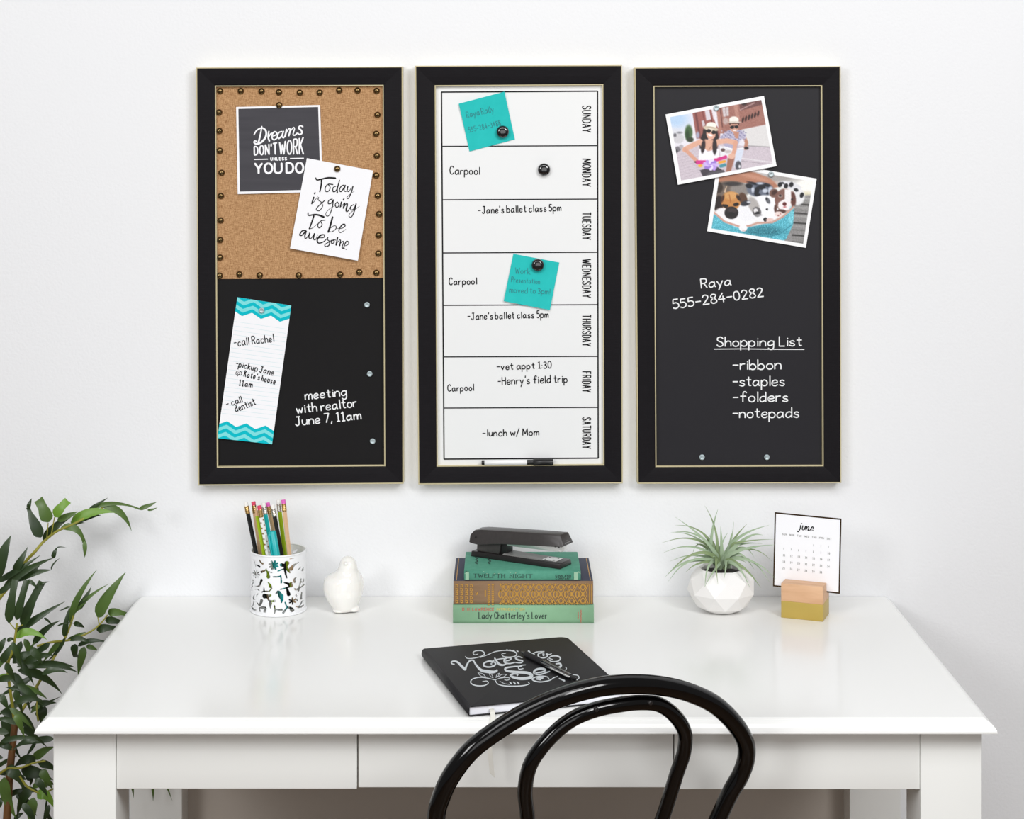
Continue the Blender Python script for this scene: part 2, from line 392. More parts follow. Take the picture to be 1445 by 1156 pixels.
# ------------------------------------------------------------------ the room
mb = MB(); mb.box(-3.2, 3.2, 0, 0.12, 0, 3.6); tag(mb.build('wall_back', 'wall_paint', loc=(0, 0, 0)), 'white orange-peel textured wall behind the desk', 'wall', kind='structure')
mb = MB(); mb.box(-3.2, 3.2, -4.2, 0.12, -0.1, 0); tag(mb.build('floor', 'floor_wood', loc=(0, 0, 0)), 'brown wooden floor under the desk', 'floor', kind='structure')
# ------------------------------------------------------------------ the desk
XL, XR, YF, YB = -0.5635, 0.5684, -0.542, -0.001
desk = thing('desk', (0, -0.27, 0), 'white painted writing desk with moulded top edge and three flush drawers, against the wall', 'desk')
mb = MB()
prof = [(0.0, DESK), (0.0016, DESK - 0.0004), (0.0024, DESK - 0.0022), (0.0048, DESK - 0.003), (0.0085, DESK - 0.0055), (0.0115, DESK - 0.0092),
        (0.0134, DESK - 0.0128), (0.0140, DESK - 0.0150), (0.0138, DESK - 0.0160), (0.0120, DESK - 0.0166)]
vs = []
for o, z in prof: vs += [(XL - o, YB, z), (XL - o, YF - o, z), (XR + o, YF - o, z), (XR + o, YB, z)]
fs = [(i * 4 + k, i * 4 + k + 1, i * 4 + 5 + k, i * 4 + 4 + k) for i in range(len(prof) - 1) for k in range(3)]
n = len(vs)
mb.add(vs, fs); mb.add(vs[:4], [(0, 1, 2, 3)]); mb.add(vs[-4:], [(3, 2, 1, 0)])
mb.add([vs[i * 4] for i in range(len(prof))] + [vs[i * 4 + 3] for i in range(len(prof))], [tuple(range(len(prof))) + tuple(range(2 * len(prof) - 1, len(prof) - 1, -1))])
mb.build('desk_top', 'white_lacquer', desk, merge=True)
ZU = DESK - 0.0166
for x0, x1 in ((-0.5615, -0.4850), (0.4957, 0.5708)):
    for y0, y1 in ((-0.530, -0.455), (-0.095, -0.02)):
        mb = MB(); mb.box(x0, x1, y0, y1, 0, ZU); mb.build('leg', 'white_paint', desk, bevel=0.0015)
for x0, x1, zb in ((-0.4846, -0.1914, 0.6575), (-0.1896, 0.1944, 0.6592), (0.1960, 0.4953, 0.6570)):
    mb = MB(); mb.box(x0, x1, -0.528, -0.510, zb, ZU - 0.002); mb.box(x0 + 0.012, x1 - 0.012, -0.510, -0.16, zb + 0.008, ZU - 0.012)
    mb.build('drawer', 'white_paint', desk, bevel=0.0008)
for x0, x1 in ((-0.545, -0.525), (0.530, 0.550)):
    mb = MB(); mb.box(x0, x1, -0.455, -0.095, 0.652, ZU); mb.build('side_rail', 'white_paint', desk)
mb = MB(); mb.box(-0.485, 0.4957, -0.050, -0.036, 0.10, ZU); tag(mb.build('back_panel', 'panel_grey', desk), 'grey back panel', None)

# ------------------------------------------------------------------ framed boards
YFR, YPN = -0.0205, -0.0120          # front of the frames, face of the boards inside
FPROF = [(0.0, -0.0005), (0.0, -0.0188), (0.03, -0.0203), (0.10, -0.0208), (0.55, -0.0196), (0.88, -0.0182), (0.97, -0.0174), (1.0, -0.0164), (1.0, -0.009)]
def ring(mb, outer, inner, prof, mi=0):
    o = [at(*p, YFR) for p in outer]; i = [at(*p, YFR) for p in inner]
    vs = []
    for t, y in prof:
        for k in range(4):
            q = o[k].lerp(i[k], t); vs.append((q.x, y, q.z))
    n = len(prof)
    for k in range(4):                  # four mitred rails
        k2 = (k + 1) % 4
        mb.add([vs[j * 4 + k] for j in range(n)] + [vs[j * 4 + k2] for j in range(n)], [(j, j + 1, n + j + 1, n + j) for j in range(n - 1)], mi)
def bead(mb, quad, wpx, y0, y1):
    cx = sum(p[0] for p in quad) / 4; cy = sum(p[1] for p in quad) / 4
    def off(d): return [(p[0] + d * math.copysign(1, p[0] - cx), p[1] + d * math.copysign(1, p[1] - cy)) for p in quad]
    ring(mb, off(wpx / 2), off(-wpx / 2), [(0, y0), (0, y1 + 0.0005), (0.3, y1), (0.7, y1), (1, y1 + 0.0005), (1, y0)])
def board(label, outer, inner, parts):
    c = at(sum(p[0] for p in outer) / 4, outer[2][1], -0.01)
    b = thing('framed_board', (c.x, 0, c.z), label, 'memo board', 'three black framed boards on the wall')
    mb = MB(); ring(mb, outer, inner, FPROF)
    mb.build('frame', 'black_frame', b)
    mb = MB(); bead(mb, [(p[0] + (1 if p[0] < inner[0][0] + 50 else -1) * 0.5, p[1] + (1 if p[1] < 300 else -1) * 0.5) for p in outer], 1.5, -0.0005, -0.0214)
    tag(mb.build('outer_bead', 'gold_bead', b), 'thin worn gold line round the outside', None)
    mb = MB(); bead(mb, inner, 1.5, -0.0085, -0.0186)
    tag(mb.build('inner_bead', 'gold_bead', b), 'thin gold line round the opening', None)
    return b
def panel(b, name, quad, y, m, label=None):
    mb = MB(); f = [at(*p, y) for p in quad]; bk = [Vector((p.x, -0.004, p.z)) for p in f]
    mb.hexa([bk[3], bk[2], f[2], f[3], bk[0], bk[1], f[1], f[0]])
    o = mb.build(name, m, b)
    if label: o['label'] = label
    return o
def mid(q, w): return q
OL = [(277, 95.5), (568, 94), (569.2, 682.5), (280, 685)]; IL = [(303.5, 121.5), (540.5, 120.5), (542.8, 657.8), (306.3, 659.8)]
OM = [(586, 93), (877.5, 92), (878.6, 682), (590.5, 683.5)]; IM = [(614, 121), (850.8, 119.5), (852.3, 656.8), (616.8, 658.5)]
OR = [(895.5, 95.5), (1186, 93.5), (1187, 681.5), (899.8, 682.5)]; IR = [(923, 121.8), (1160, 121), (1162, 658), (925.8, 659)]
bl = board('black framed board, burlap with brass nailheads above, chalkboard below, above the pencil cup', OL, IL, None)
bm_ = board('black framed white weekly planner board with day rows, between the burlap and chalkboard frames', OM, IM, None)
br = board('black framed chalkboard with a chalked shopping list, above the spiky plant', OR, IR, None)
# left board: burlap over chalkboard
panel(bl, 'chalkboard_panel', [(304.5, 392), (542, 391), (543.5, 658.5), (305.5, 660.5)], YPN, 'chalkboard')
panel(bl, 'burlap_panel', [(302.5, 120.5), (541.5, 119.5), (542, 392.5), (304.5, 393.8)], YPN - 0.0012, 'burlap')
YB1 = YPN - 0.0012
nails = [(149,160),(256,160),(364,161),(454,166),(562,168),(665,168),(766,156),(861,157),(960,159),(144,270),(146,366),(148,469),(157,583),(153,703),(152,830),(150,931),(149,1022),(147,1116),
         (964,283),(958,381),(961,495),(958,597),(966,702),(972,797),(970,907),(969,1001),(959,1101),(249,1109),(355,1114),(557,1114),(771,1110),(870,1098)]
DOME = [(0.0049, 0.0), (0.0050, 0.0005)] + [(0.0049 * math.cos(R(t_)), 0.0006 + 0.0040 * math.sin(R(t_))) for t_ in range(12, 85, 12)] + [(0.0, 0.0046)]
nail0 = None
for zx, zy in nails:
    c = at(270 + zx / 3.671, 85 + zy / 3.671, YB1)
    if nail0 is None:
        mb = MB(); mb.lathe(c, DOME, 20, axis='y'); nail0 = mb.build('nailhead', 'brass', bl); c0 = c
    else:
        o = nail0.copy(); COL.objects.link(o); o.parent = bl; o.location = c - c0
fm = flatmap(YPN)
def chalk_block(b, name, m, lines, **kw):
    mb = MB()
    for ln in lines: write(mb, *ln[:1], fm, *ln[1:], **kw)
    return mb.build(name, m, b, fixn=False)
mb = MB()
kw = dict(pen=1.7, off=0.0002, jit=0.12)
write(mb, 'meeting', fm, 431, 564, 58, 12.5, 5.5, **kw); write(mb, 'with realtor', fm, 419, 583.5, 85, 12.5, 6.5, **kw); write(mb, 'June 7, 11am', fm, 417, 600.8, 93, 12.5, 5.8, **kw)
tag(mb.build('chalk_writing', 'chalk', bl, fixn=False), 'white chalk note about a meeting', None)
# right board
panel(br, 'chalkboard_panel', [(922, 121), (1161, 120), (1163, 659), (925, 660)], YPN, 'slate_board')
mb = MB()
write(mb, 'Raya', fm, 990, 406.7, 42, 13, 6, **kw); write(mb, '555-284-0282', fm, 950, 436, 129, 12.5, 8, **kw)
tag(mb.build('chalk_writing', 'chalk', br, fixn=False), 'chalked name and phone number', None)
mb = MB()
write(mb, 'Shopping List', fm, 1012, 489, 119, 13.5, 0.4, **kw)
ribbon(mb, [(1007.6, 492.8), (1050, 492.4), (1090, 493), (1134.8, 493.2)], fm, 1.3, off=0.0002)
for t, y, x1 in (('-ribbon', 521.6, 1101.6), ('-staples', 544.8, 1106.5), ('-folders', 567.2, 1111.5), ('-notepads', 589.7, 1127)):
    write(mb, t, fm, 1034, y, x1 - 1034, 14, 0.4, **kw)
tag(mb.build('chalk_writing', 'chalk', br, fixn=False), 'chalked shopping list', None)
# middle board
panel(bm_, 'whiteboard_panel', [(613, 120), (852, 118.5), (853.5, 658), (616, 659.5)], YPN, 'whiteboard')
mb = MB()
T0, T1, B1, B0 = (623, 130), (843.2, 128.6), (844.2, 646.6), (626.6, 648)
for a, b in ((T0, T1), (T1, B1), (B1, B0), (B0, T0)): ribbon(mb, [a, b], fm, 1.9)
for yl, yr in ((206.6, 205.6), (282, 281), (357, 356), (431, 430), (503.8, 503), (576, 575)):
    tl = (yl - 130) / 518
    ribbon(mb, [(623 + 3.6 * tl, yl), (843.2 + tl, yr)], fm, 1.5)
for t, y0, y1 in (('SUNDAY', 149, 187), ('MONDAY', 224, 263.5), ('TUESDAY', 299.5, 338.5), ('WEDNESDAY', 365.5, 420.5), ('THURSDAY', 444, 489), ('FRIDAY', 524, 554), ('SATURDAY', 589, 633.5)):
    write(mb, t, fm, 822, y0 + 0.6, y1 - y0 - 1.2, 11.6, -90, pen=1.5, gap=2.0)
mb.build('printed_grid', 'ink_black', bm_, fixn=False)
kw2 = dict(pen=1.4, jit=0.22)
for t, x, y, w_, h, a in (('Carpool', 635, 246, 42, 10.5, 0), ("-Jane's ballet class 5pm", 675, 301.5, 117, 9.5, 2), ('Carpool', 634, 402, 38.5, 9.5, 1.2), ("-Jane's ballet class 5pm", 660, 451.2, 114, 9.5, 1.5),
                          ('-vet appt 1:30', 701, 522, 77, 9.5, 1.8), ("-Henry's field trip", 702.6, 543, 98, 10.5, 2), ('Carpool', 632, 552.3, 36.5, 9, 1.5), ('-lunch w/ Mom', 681, 615.8, 79.5, 9.5, 1)):
    mb = MB(); write(mb, t, fm, x, y, w_, h, a, **kw2); mb.build('marker_writing', 'ink_black', bm_, fixn=False)

# ------------------------------------------------------------------ papers, pins and magnets on the boards
class Sheet:
    """a thin sheet: px corners TL TR BR BL, back face at Y, curl(u, v) lifts it off the board"""
    def __init__(s, q, Y, curl=None, nx=10, ny=10, th=0.0004):
        s.q, s.Y, s.curl, s.th = q, Y, curl or (lambda u, v: 0.0), th
        a = np.array([[q[1][0] - q[0][0], q[3][0] - q[0][0]], [q[1][1] - q[0][1], q[3][1] - q[0][1]]], float); s.inv = np.linalg.inv(a)
        s.nx, s.ny = nx, ny
    def px(s, u, v):
        q = s.q
        return tuple((q[0][k] * (1 - u) + q[1][k] * u) * (1 - v) + (q[3][k] * (1 - u) + q[2][k] * u) * v for k in (0, 1))
    def y(s, u, v): return s.Y - s.th - s.curl(min(max(u, 0), 1), min(max(v, 0), 1))
    def map(s, x, y, off):
        u, v = s.inv @ np.array([x - s.q[0][0], y - s.q[0][1]])
        return at(x, y, s.y(u, v) - off)
    def mapuv(s, u, v, off):
        return at(*s.px(u, v), s.y(u, v) - off)
    def mesh(s, mb, mi=0, front_mi=None, rim=True):
        nx, ny = s.nx, s.ny
        F = [s.mapuv(i / nx, j / ny, 0) for j in range(ny + 1) for i in range(nx + 1)]
        B = [p + Vector((0, s.th, 0)) for p in F]
        W = nx + 1
        fs = [(j * W + i, (j + 1) * W + i, (j + 1) * W + i + 1, j * W + i + 1) for j in range(ny) for i in range(nx)]
        mb.add(F, fs, mi if front_mi is None else front_mi, True)
        mb.add(B, [f[::-1] for f in fs], mi, True)
        edge = [i for i in range(W)] + [j * W + nx for j in range(1, ny + 1)] + [ny * W + i for i in range(nx - 1, -1, -1)] + [j * W for j in range(ny - 1, 0, -1)]
        m = len(edge)
        mb.add([F[i] for i in edge] + [B[i] for i in edge], [(k, (k + 1) % m, m + (k + 1) % m, m + k) for k in range(m)], mi)
    def center(s): return s.mapuv(0.5, 0.5, 0)
    def quad(s, mb, u0, u1, v0, v1, off, mi=0, n=6):
        vs = [s.mapuv(lerp(u0, u1, i / n), v, off) for v in (v0, v1) for i in range(n + 1)]
        mb.add(vs, [(i, n + 1 + i, n + 2 + i, i + 1) for i in range(n)], mi)
YB1c = YB1 - 0.0002
# dreams card
s1 = Sheet([(333.2, 151), (451.7, 148.2), (455.5, 270.8), (335.4, 274)], YB1c, lambda u, v: 0.0008 + 0.0012 * v * v)
t = thing('quote_card', s1.center(), 'dark slate quote card with a white border reading Dreams don\'t work, pinned on burlap', 'card', 'quote cards on the burlap')
mb = MB(); s1.mesh(mb); mb.build('card', 'paper_white', t, fixn=False)
mb = MB(); s1.nx = s1.ny = 10
vs = [s1.mapuv(lerp(0.026, 0.976, i / 10), lerp(0.022, 0.972, j / 10), 0.00015) for j in range(11) for i in range(11)]
mb.add(vs, [(j * 11 + i, (j + 1) * 11 + i, (j + 1) * 11 + i + 1, j * 11 + i + 1) for j in range(10) for i in range(10)]); mb.build('slate_print', 'card_slate', t, fixn=False)
mb = MB(); o3 = 0.0004
def traced(mb, zs, ox, oy, m, off, strokes, kk=1.0):
    for pts, w0, w1, *pk in strokes:
        pp = crom([(ox + p[0] / zs, oy + p[1] / zs) for p in pts], 7); n = len(pp)
        wd = [(lerp(w0, w1, i / (n - 1)) if not pk else lerp(w0, pk[0], 1 - abs(2 * i / (n - 1) - 1))) / zs * kk for i in range(n)]
        ribbon(mb, pp, m, 1, off=off, widths=wd)
traced(mb, 8.257, 330, 140, s1.map, o3, [([(326, 316), (312, 400), (284, 516)], 14, 22), ([(234, 416), (268, 362), (330, 336), (374, 372), (370, 440), (322, 500), (266, 522), (236, 506), (244, 486), (268, 494)], 14, 14, 24),
    ([(408, 372), (400, 440), (414, 490)], 16, 20), ([(408, 440), (428, 404), (452, 396)], 12, 16), ([(450, 432), (490, 416), (500, 392), (474, 380), (448, 410), (446, 452), (468, 474), (508, 450)], 14, 14, 18), ([(562, 376), (526, 388), (508, 430), (526, 458), (560, 420), (576, 376)], 14, 14, 18), ([(578, 372), (562, 430), (578, 450), (594, 430)], 18, 14),
    ([(614, 350), (596, 440)], 18, 20), ([(600, 412), (640, 344), (656, 360), (640, 428)], 10, 20), ([(645, 396), (690, 332), (706, 346), (690, 408), (710, 420), (738, 396)], 10, 18), ([(806, 322), (776, 310), (754, 336), (784, 362), (794, 394), (766, 412), (742, 394)], 16, 16, 20)])
write(mb, "DON'T", s1.map, 359, 218.6, 32, 11.5, 1.5, pen=2.1, h2=16, off=o3)
write(mb, 'WORK', s1.map, 394.6, 217.6, 33.5, 16.5, 0.2, pen=2.1, h2=23.5, off=o3)
write(mb, 'UNLESS', s1.map, 382, 226.4, 22.5, 3.9, 1.5, pen=1.2, gap=2.0, off=o3)
write(mb, 'YOU', s1.map, 360, 244.8, 37.5, 14, 0.8, pen=2.9, gap=1.5, off=o3); write(mb, 'DO', s1.map, 404.3, 244.0, 23.5, 14, 0.8, pen=2.9, gap=2.0, off=o3)
ribbon(mb, [(358.6, 225.1), (377.8, 224.7)], s1.map, 1.5, off=o3); ribbon(mb, [(409.5, 223.8), (428.5, 223.4)], s1.map, 1.5, off=o3)
mb.build('lettering', 'paper_white', t, fixn=False)
# today card
s2 = Sheet([(433, 223.2), (526.4, 240.8), (505, 368), (409.3, 350.5)], YB1c - 0.0022, lambda u, v: 0.0006 + 0.0028 * v * v)
t = thing('quote_card', s2.center(), 'white quote card with black brush lettering about today, tilted over the slate card', 'card', 'quote cards on the burlap')
mb = MB(); s2.mesh(mb); mb.build('card', 'paper_white', t, fixn=False)
mb = MB(); bk = dict(nib=R(15), contrast=0.8, pen=2.5, slant=0.25)
traced(mb, 7.704, 405, 220, s2.map, 0.0003, [([(312, 238), (326, 262), (380, 252), (450, 238), (528, 243)], 12, 20), ([(376, 256), (374, 300), (366, 350), (356, 392)], 18, 14), ([(440, 310), (416, 345), (420, 384), (448, 386), (470, 345), (450, 308), (500, 312)], 12, 4, 9), ([(532, 330), (502, 345), (500, 386), (526, 384), (552, 340), (572, 262)], 8, 6, 12), ([(572, 264), (548, 350), (546, 404)], 10, 16),
    ([(622, 316), (590, 330), (570, 370), (588, 388), (620, 345), (634, 318)], 10, 6, 12), ([(634, 318), (620, 370), (638, 388), (662, 364)], 14, 5), ([(662, 330), (654, 376), (674, 386), (700, 345)], 13, 6), ([(718, 328), (700, 396), (668, 462), (650, 454), (672, 428), (738, 378)], 13, 3), ([(292, 448), (268, 522)], 16, 14), ([(270, 522), (300, 490), (334, 440)], 8, 4), ([(306, 398), (298, 414)], 14, 14),
    ([(344, 450), (340, 478), (376, 508), (386, 550), (352, 596), (318, 586), (340, 548), (416, 480)], 10, 3, 8), ([(492, 468), (456, 484), (448, 518), (478, 516), (504, 478)], 10, 5, 11), ([(504, 476), (492, 560), (462, 640), (430, 654), (424, 620), (470, 570), (532, 538)], 12, 3), ([(546, 500), (524, 530), (540, 562), (566, 535), (548, 500)], 9, 6, 11), ([(592, 500), (578, 558)], 13, 13), ([(580, 556), (600, 540), (622, 512)], 6, 5), ([(620, 464), (610, 482)], 13, 13),
    ([(628, 512), (612, 570)], 16, 16), ([(616, 560), (646, 520), (656, 530), (642, 592), (660, 602), (692, 552)], 6, 6, 17), ([(728, 528), (694, 550), (698, 588), (726, 575), (752, 518)], 9, 6, 12), ([(752, 520), (732, 600), (702, 662), (674, 656), (690, 620), (788, 548)], 14, 3),
    ([(228, 616), (236, 646), (300, 638), (350, 645), (402, 666)], 12, 22), ([(292, 650), (270, 720), (242, 794)], 17, 14), ([(242, 794), (280, 782), (332, 738)], 8, 4), ([(358, 714), (334, 750), (350, 784), (382, 750), (368, 708), (416, 698)], 10, 4, 10), ([(496, 662), (470, 760), (448, 830)], 18, 20), ([(464, 792), (510, 760), (536, 770), (524, 802), (482, 826), (458, 816)], 5, 8, 9), ([(540, 790), (600, 786), (632, 760), (620, 742), (590, 760), (564, 810), (584, 834), (640, 798)], 4, 5, 15),
    ([(204, 812), (166, 815), (138, 858), (164, 862), (206, 814)], 12, 6, 14), ([(208, 816), (194, 870), (204, 900), (244, 848)], 18, 6), ([(246, 838), (238, 886), (260, 898), (298, 844)], 15, 6), ([(298, 844), (288, 902), (310, 910), (334, 856)], 15, 5), ([(348, 892), (400, 886), (406, 860), (366, 864), (330, 910), (344, 948), (400, 932), (446, 886)], 8, 5, 18), ([(446, 884), (440, 910), (462, 932), (456, 972), (424, 986), (414, 964), (492, 914)], 9, 4, 12), ([(502, 914), (480, 936), (490, 954), (516, 936), (502, 914), (530, 916)], 9, 4, 10),
    ([(550, 886), (534, 972)], 16, 16), ([(538, 956), (572, 914), (582, 926), (572, 978)], 5, 15), ([(575, 958), (606, 928), (614, 944), (598, 996), (620, 1004)], 5, 14), ([(620, 982), (660, 966), (672, 942), (648, 930), (626, 966), (620, 1002), (652, 1022)], 5, 6, 14)])
mb.build('lettering', 'ink_black', t, fixn=False)
def pin(px, py, Y, label):
    c = at(px, py, Y)
    mb = MB(); mb.lathe(c, DOME, 20, axis='y'); mb.tube([c, c + Vector((0, -Y + YPN + 0.002, 0))], 0.0006, 6)
    tag(mb.build('push_pin', 'brass', loc=c), label, 'pin', 'brass pins holding cards')
pin(270 + 455 / 3.671, 85 + 233 / 3.671, s1.y(.5, 0) - 0.0001, 'brass dome pin at the top edge of the dark slate card')
pin(270 + 756 / 3.671, 85 + 563 / 3.671, s2.y(.5, .05) - 0.0002, 'brass dome pin near the top of the white brush-lettered card')
# list sheet with chevron ends
s3 = Sheet([(334.8, 419.5), (411, 431.2), (383.9, 627), (306.8, 618.4)], YPN - 0.0002, lambda u, v: 0.0006 + 0.003 * v * v, ny=16)
t = thing('list_sheet', s3.center(), 'long white list sheet with teal chevron ends on the left chalkboard', 'note')
mb = MB(); s3.mesh(mb); mb.build('sheet', 'paper_white', t, fixn=False)
mb = MB(); NP = 24
def zz(u): 
    p = (u * 2.85 + 0.12) % 1.0
    return 1 - abs(2 * p - 1)
for band in (0, 1):
    mb = MB()
    for k in range(5):
        for i in range(NP * 3):
            u0, u1 = i / (NP * 3), (i + 1) / (NP * 3)
            def vv(u, kk):
                a = 0.095 - 0.032 * (zz(u) * 0.0 + 1) + 0.034 * zz(u) - kk * 0.0255
                return max(a + 0.03, 0.0)
            a0, a1, b0, b1 = vv(u0, k), vv(u1, k), vv(u0, k + 1), vv(u1, k + 1)
            if max(a0, a1) <= 0.0005: continue
            if band: a0, a1, b0, b1 = [1 - q for q in (vv(u0, k) , vv(u1, k), vv(u0, k + 1), vv(u1, k + 1))]
            mb.add([s3.mapuv(u0, a0, 0.00012), s3.mapuv(u1, a1, 0.00012), s3.mapuv(u1, b1, 0.00012), s3.mapuv(u0, b0, 0.00012)], [(0, 1, 2, 3)], k % 2)
    mb.build('chevron_print', ['teal_dark', 'teal_light'], t, fixn=False)
mb = MB()
for k in range(22): s3.quad(mb, 0.02, 0.98, 0.17 + k * 0.031, 0.1725 + k * 0.031, 0.0001)
mb.build('ruled_lines', 'rule_line', t, fixn=False)
kp = dict(pen=1.3, jit=0.25, off=0.0003)
for ls in ((('-call Rachel', 330.5, 489, 56.5, 10.5, 7),), (('-pickup Jane', 332, 516.5, 55, 8.5, -14), ("@", 331.8, 529.5, 8.5, 8.5, -14), ("Kate's house", 344, 531.3, 45, 8.5, -14), ('11am', 337, 544, 19, 8, -8)), (('- call', 320.4, 574.5, 23, 8.5, 18), ('dentist', 333, 581.5, 30, 9.5, 21))):
    mb = MB()
    for l in ls: write(mb, l[0], s3.map, *l[1:], **{**kp, 'pen': 0.9 if l[0] == '@' else 1.3})
    mb.build('handwriting', 'ink_black', t, fixn=False)
# sticky notes
def sticky(q, label, lines, lift):
    s = Sheet(q, YPN - 0.0002, lift)
    t = thing('sticky_note', s.center(), label, 'sticky note', 'teal sticky notes on the planner')
    mb = MB(); s.mesh(mb); mb.build('sheet', 'paper_teal', t, fixn=False)
    for l in lines:
        mb = MB(); write(mb, l[0], s.map, *l[1:], pen=0.8, jit=0.25, off=0.0002); mb.build('handwriting', 'ink_grey', t, fixn=False)
    return s
n1 = sticky([(647.3, 146.3), (711.8, 129.4), (726.6, 196.7), (662.5, 213.8)], 'teal sticky note on the Sunday row, tilted left, with a phone number', [('Raya Rally', 659, 166.5, 39, 9, 13), ('555-284-3488', 662, 187, 46, 7, 13)], lambda u, v: 0.0005 + 0.002 * (1 - v) ** 2)
n2 = sticky([(724.4, 358.2), (789.2, 370.5), (776, 437.7), (710.8, 425)], 'teal sticky note on the Wednesday row, about a work presentation', [('Work', 727, 386, 21, 8.5, -3), ('Presentation', 721.5, 398, 40, 7, -4), ('moved to 3pm!', 719, 413, 57, 8, -2)], lambda u, v: 0.0005 + 0.0025 * v * v)
BM = [(0.0088, 0), (0.0094, 0.0008), (0.0096, 0.003), (0.0092, 0.0055), (0.0080, 0.0072), (0.0060, 0.0081), (0.0030, 0.0085), (0.0, 0.0086)]
for px, py, Y, lab in ((709.3, 186, n1.y(.9, .75), 'round black magnet on the Sunday sticky note'), (767.6, 239.3, YPN, 'round black magnet alone on the Monday row'), (758.8, 374, n2.y(.5, .15), 'round black magnet at the top of the Wednesday sticky note')):
    c = at(px, py, Y - 0.0003); mb = MB(); mb.lathe(c, BM, 32, axis='y'); tag(mb.build('round_magnet', 'magnet_black', loc=c), lab, 'magnet', 'black magnets on the planner')

# ------------------------------------------------------------------ printed photographs
def painter(s, zs, zox, zoy, nx, ny, paint):
    """colours for the sheet's vertex grid; shapes are laid out in enlarged print units"""
    P = np.array([s.px(i / nx, j / ny) for j in range(ny + 1) for i in range(nx + 1)])
    X, Yy = (P[:, 0] - zox) * zs, (P[:, 1] - zoy) * zs
    C = np.zeros((len(X), 3)) + 235.0
    rs = np.random.RandomState(3)
    def blend(m, c, a=1.0):
        nonlocal C
        m = (m * a)[:, None]; C = C * (1 - m) + np.array(c, float) * m
    def ell(cx, cy, rx, ry, c, soft=6, a=1.0, rot=0):
        x, y = X - cx, Yy - cy; cr, sr = math.cos(R(rot)), math.sin(R(rot)); x, y = x * cr + y * sr, -x * sr + y * cr
        d = (np.sqrt((x / rx) ** 2 + (y / ry) ** 2) - 1) * min(rx, ry); blend(np.clip(0.5 - d / soft, 0, 1), c, a)
    def poly(pts, c, soft=6, a=1.0):
        d = np.full(len(X), 1e9); ins = np.zeros(len(X), bool); n = len(pts)
        for i in range(n):
            (x0, y0), (x1, y1) = pts[i], pts[(i + 1) % n]
            ex, ey = x1 - x0, y1 - y0; t = np.clip(((X - x0) * ex + (Yy - y0) * ey) / (ex * ex + ey * ey + 1e-9), 0, 1)
            d = np.minimum(d, np.hypot(X - x0 - t * ex, Yy - y0 - t * ey))
            if y0 != y1:
                cond = ((y0 > Yy) != (y1 > Yy)) & (X < (x1 - x0) * (Yy - y0) / (y1 - y0) + x0); ins ^= cond
        sd = np.where(ins, -d, d); blend(np.clip(0.5 - sd / soft, 0, 1), c, a)
    def line(pts, wd, c, soft=6, a=1.0):
        d = np.full(len(X), 1e9)
        for (x0, y0), (x1, y1) in zip(pts, pts[1:]):
            ex, ey = x1 - x0, y1 - y0; t = np.clip(((X - x0) * ex + (Yy - y0) * ey) / (ex * ex + ey * ey + 1e-9), 0, 1)
            d = np.minimum(d, np.hypot(X - x0 - t * ex, Yy - y0 - t * ey))
        blend(np.clip(0.5 - (d - wd / 2) / soft, 0, 1), c, a)
    def noise(amount, region=None):
        nonlocal C
        g = rs.normal(0, amount, (len(X), 1))
        if region is not None:
            x, y = X, Yy; ins = np.zeros(len(X), bool); n = len(region)
            for i in range(n):
                (x0, y0), (x1, y1) = region[i], region[(i + 1) % n]
                if y0 != y1: ins ^= ((y0 > y) != (y1 > y)) & (x < (x1 - x0) * (y - y0) / (y1 - y0) + x0)
            g = g * ins[:, None]
        C = C + g
    paint(ell, poly, line, noise)
    C = (C - 165) * 1.2 + 150
    def border(u0, u1, v0, v1):
        nonlocal C
        U = np.array([i / nx for j in range(ny + 1) for i in range(nx + 1)]); V = np.array([j / ny for j in range(ny + 1) for i in range(nx + 1)])
        m = (U < u0) | (U > u1) | (V < v0) | (V > v1); C[m] = (247, 247, 248)
    border(0.037, 0.968, 0.048, 0.95)
    return np.clip(C, 0, 255)
def photo(q, Y, curl, label, zs, zox, zoy, paint):
    nx, ny = 168, 112
    s = Sheet(q, Y, curl, nx, ny)
    c = s.center(); mb = MB(); s.mesh(mb, 0, 1)
    o = mb.build('photo_print', ['paper_white', 'photo_ink'], loc=c, fixn=False)
    C = painter(s, zs, zox, zoy, nx, ny, paint) / 255.0
    lin = np.where(C <= 0.04045, C / 12.92, ((C + 0.055) / 1.055) ** 2.4)
    n = len(o.data.vertices); col = np.ones((n, 4)); col[:len(lin), :3] = lin
    a = o.data.color_attributes.new('ink', 'FLOAT_COLOR', 'POINT'); a.data.foreach_set('color', col.ravel())
    tag(o, label, 'photograph', 'snapshots on the chalkboard'); return s
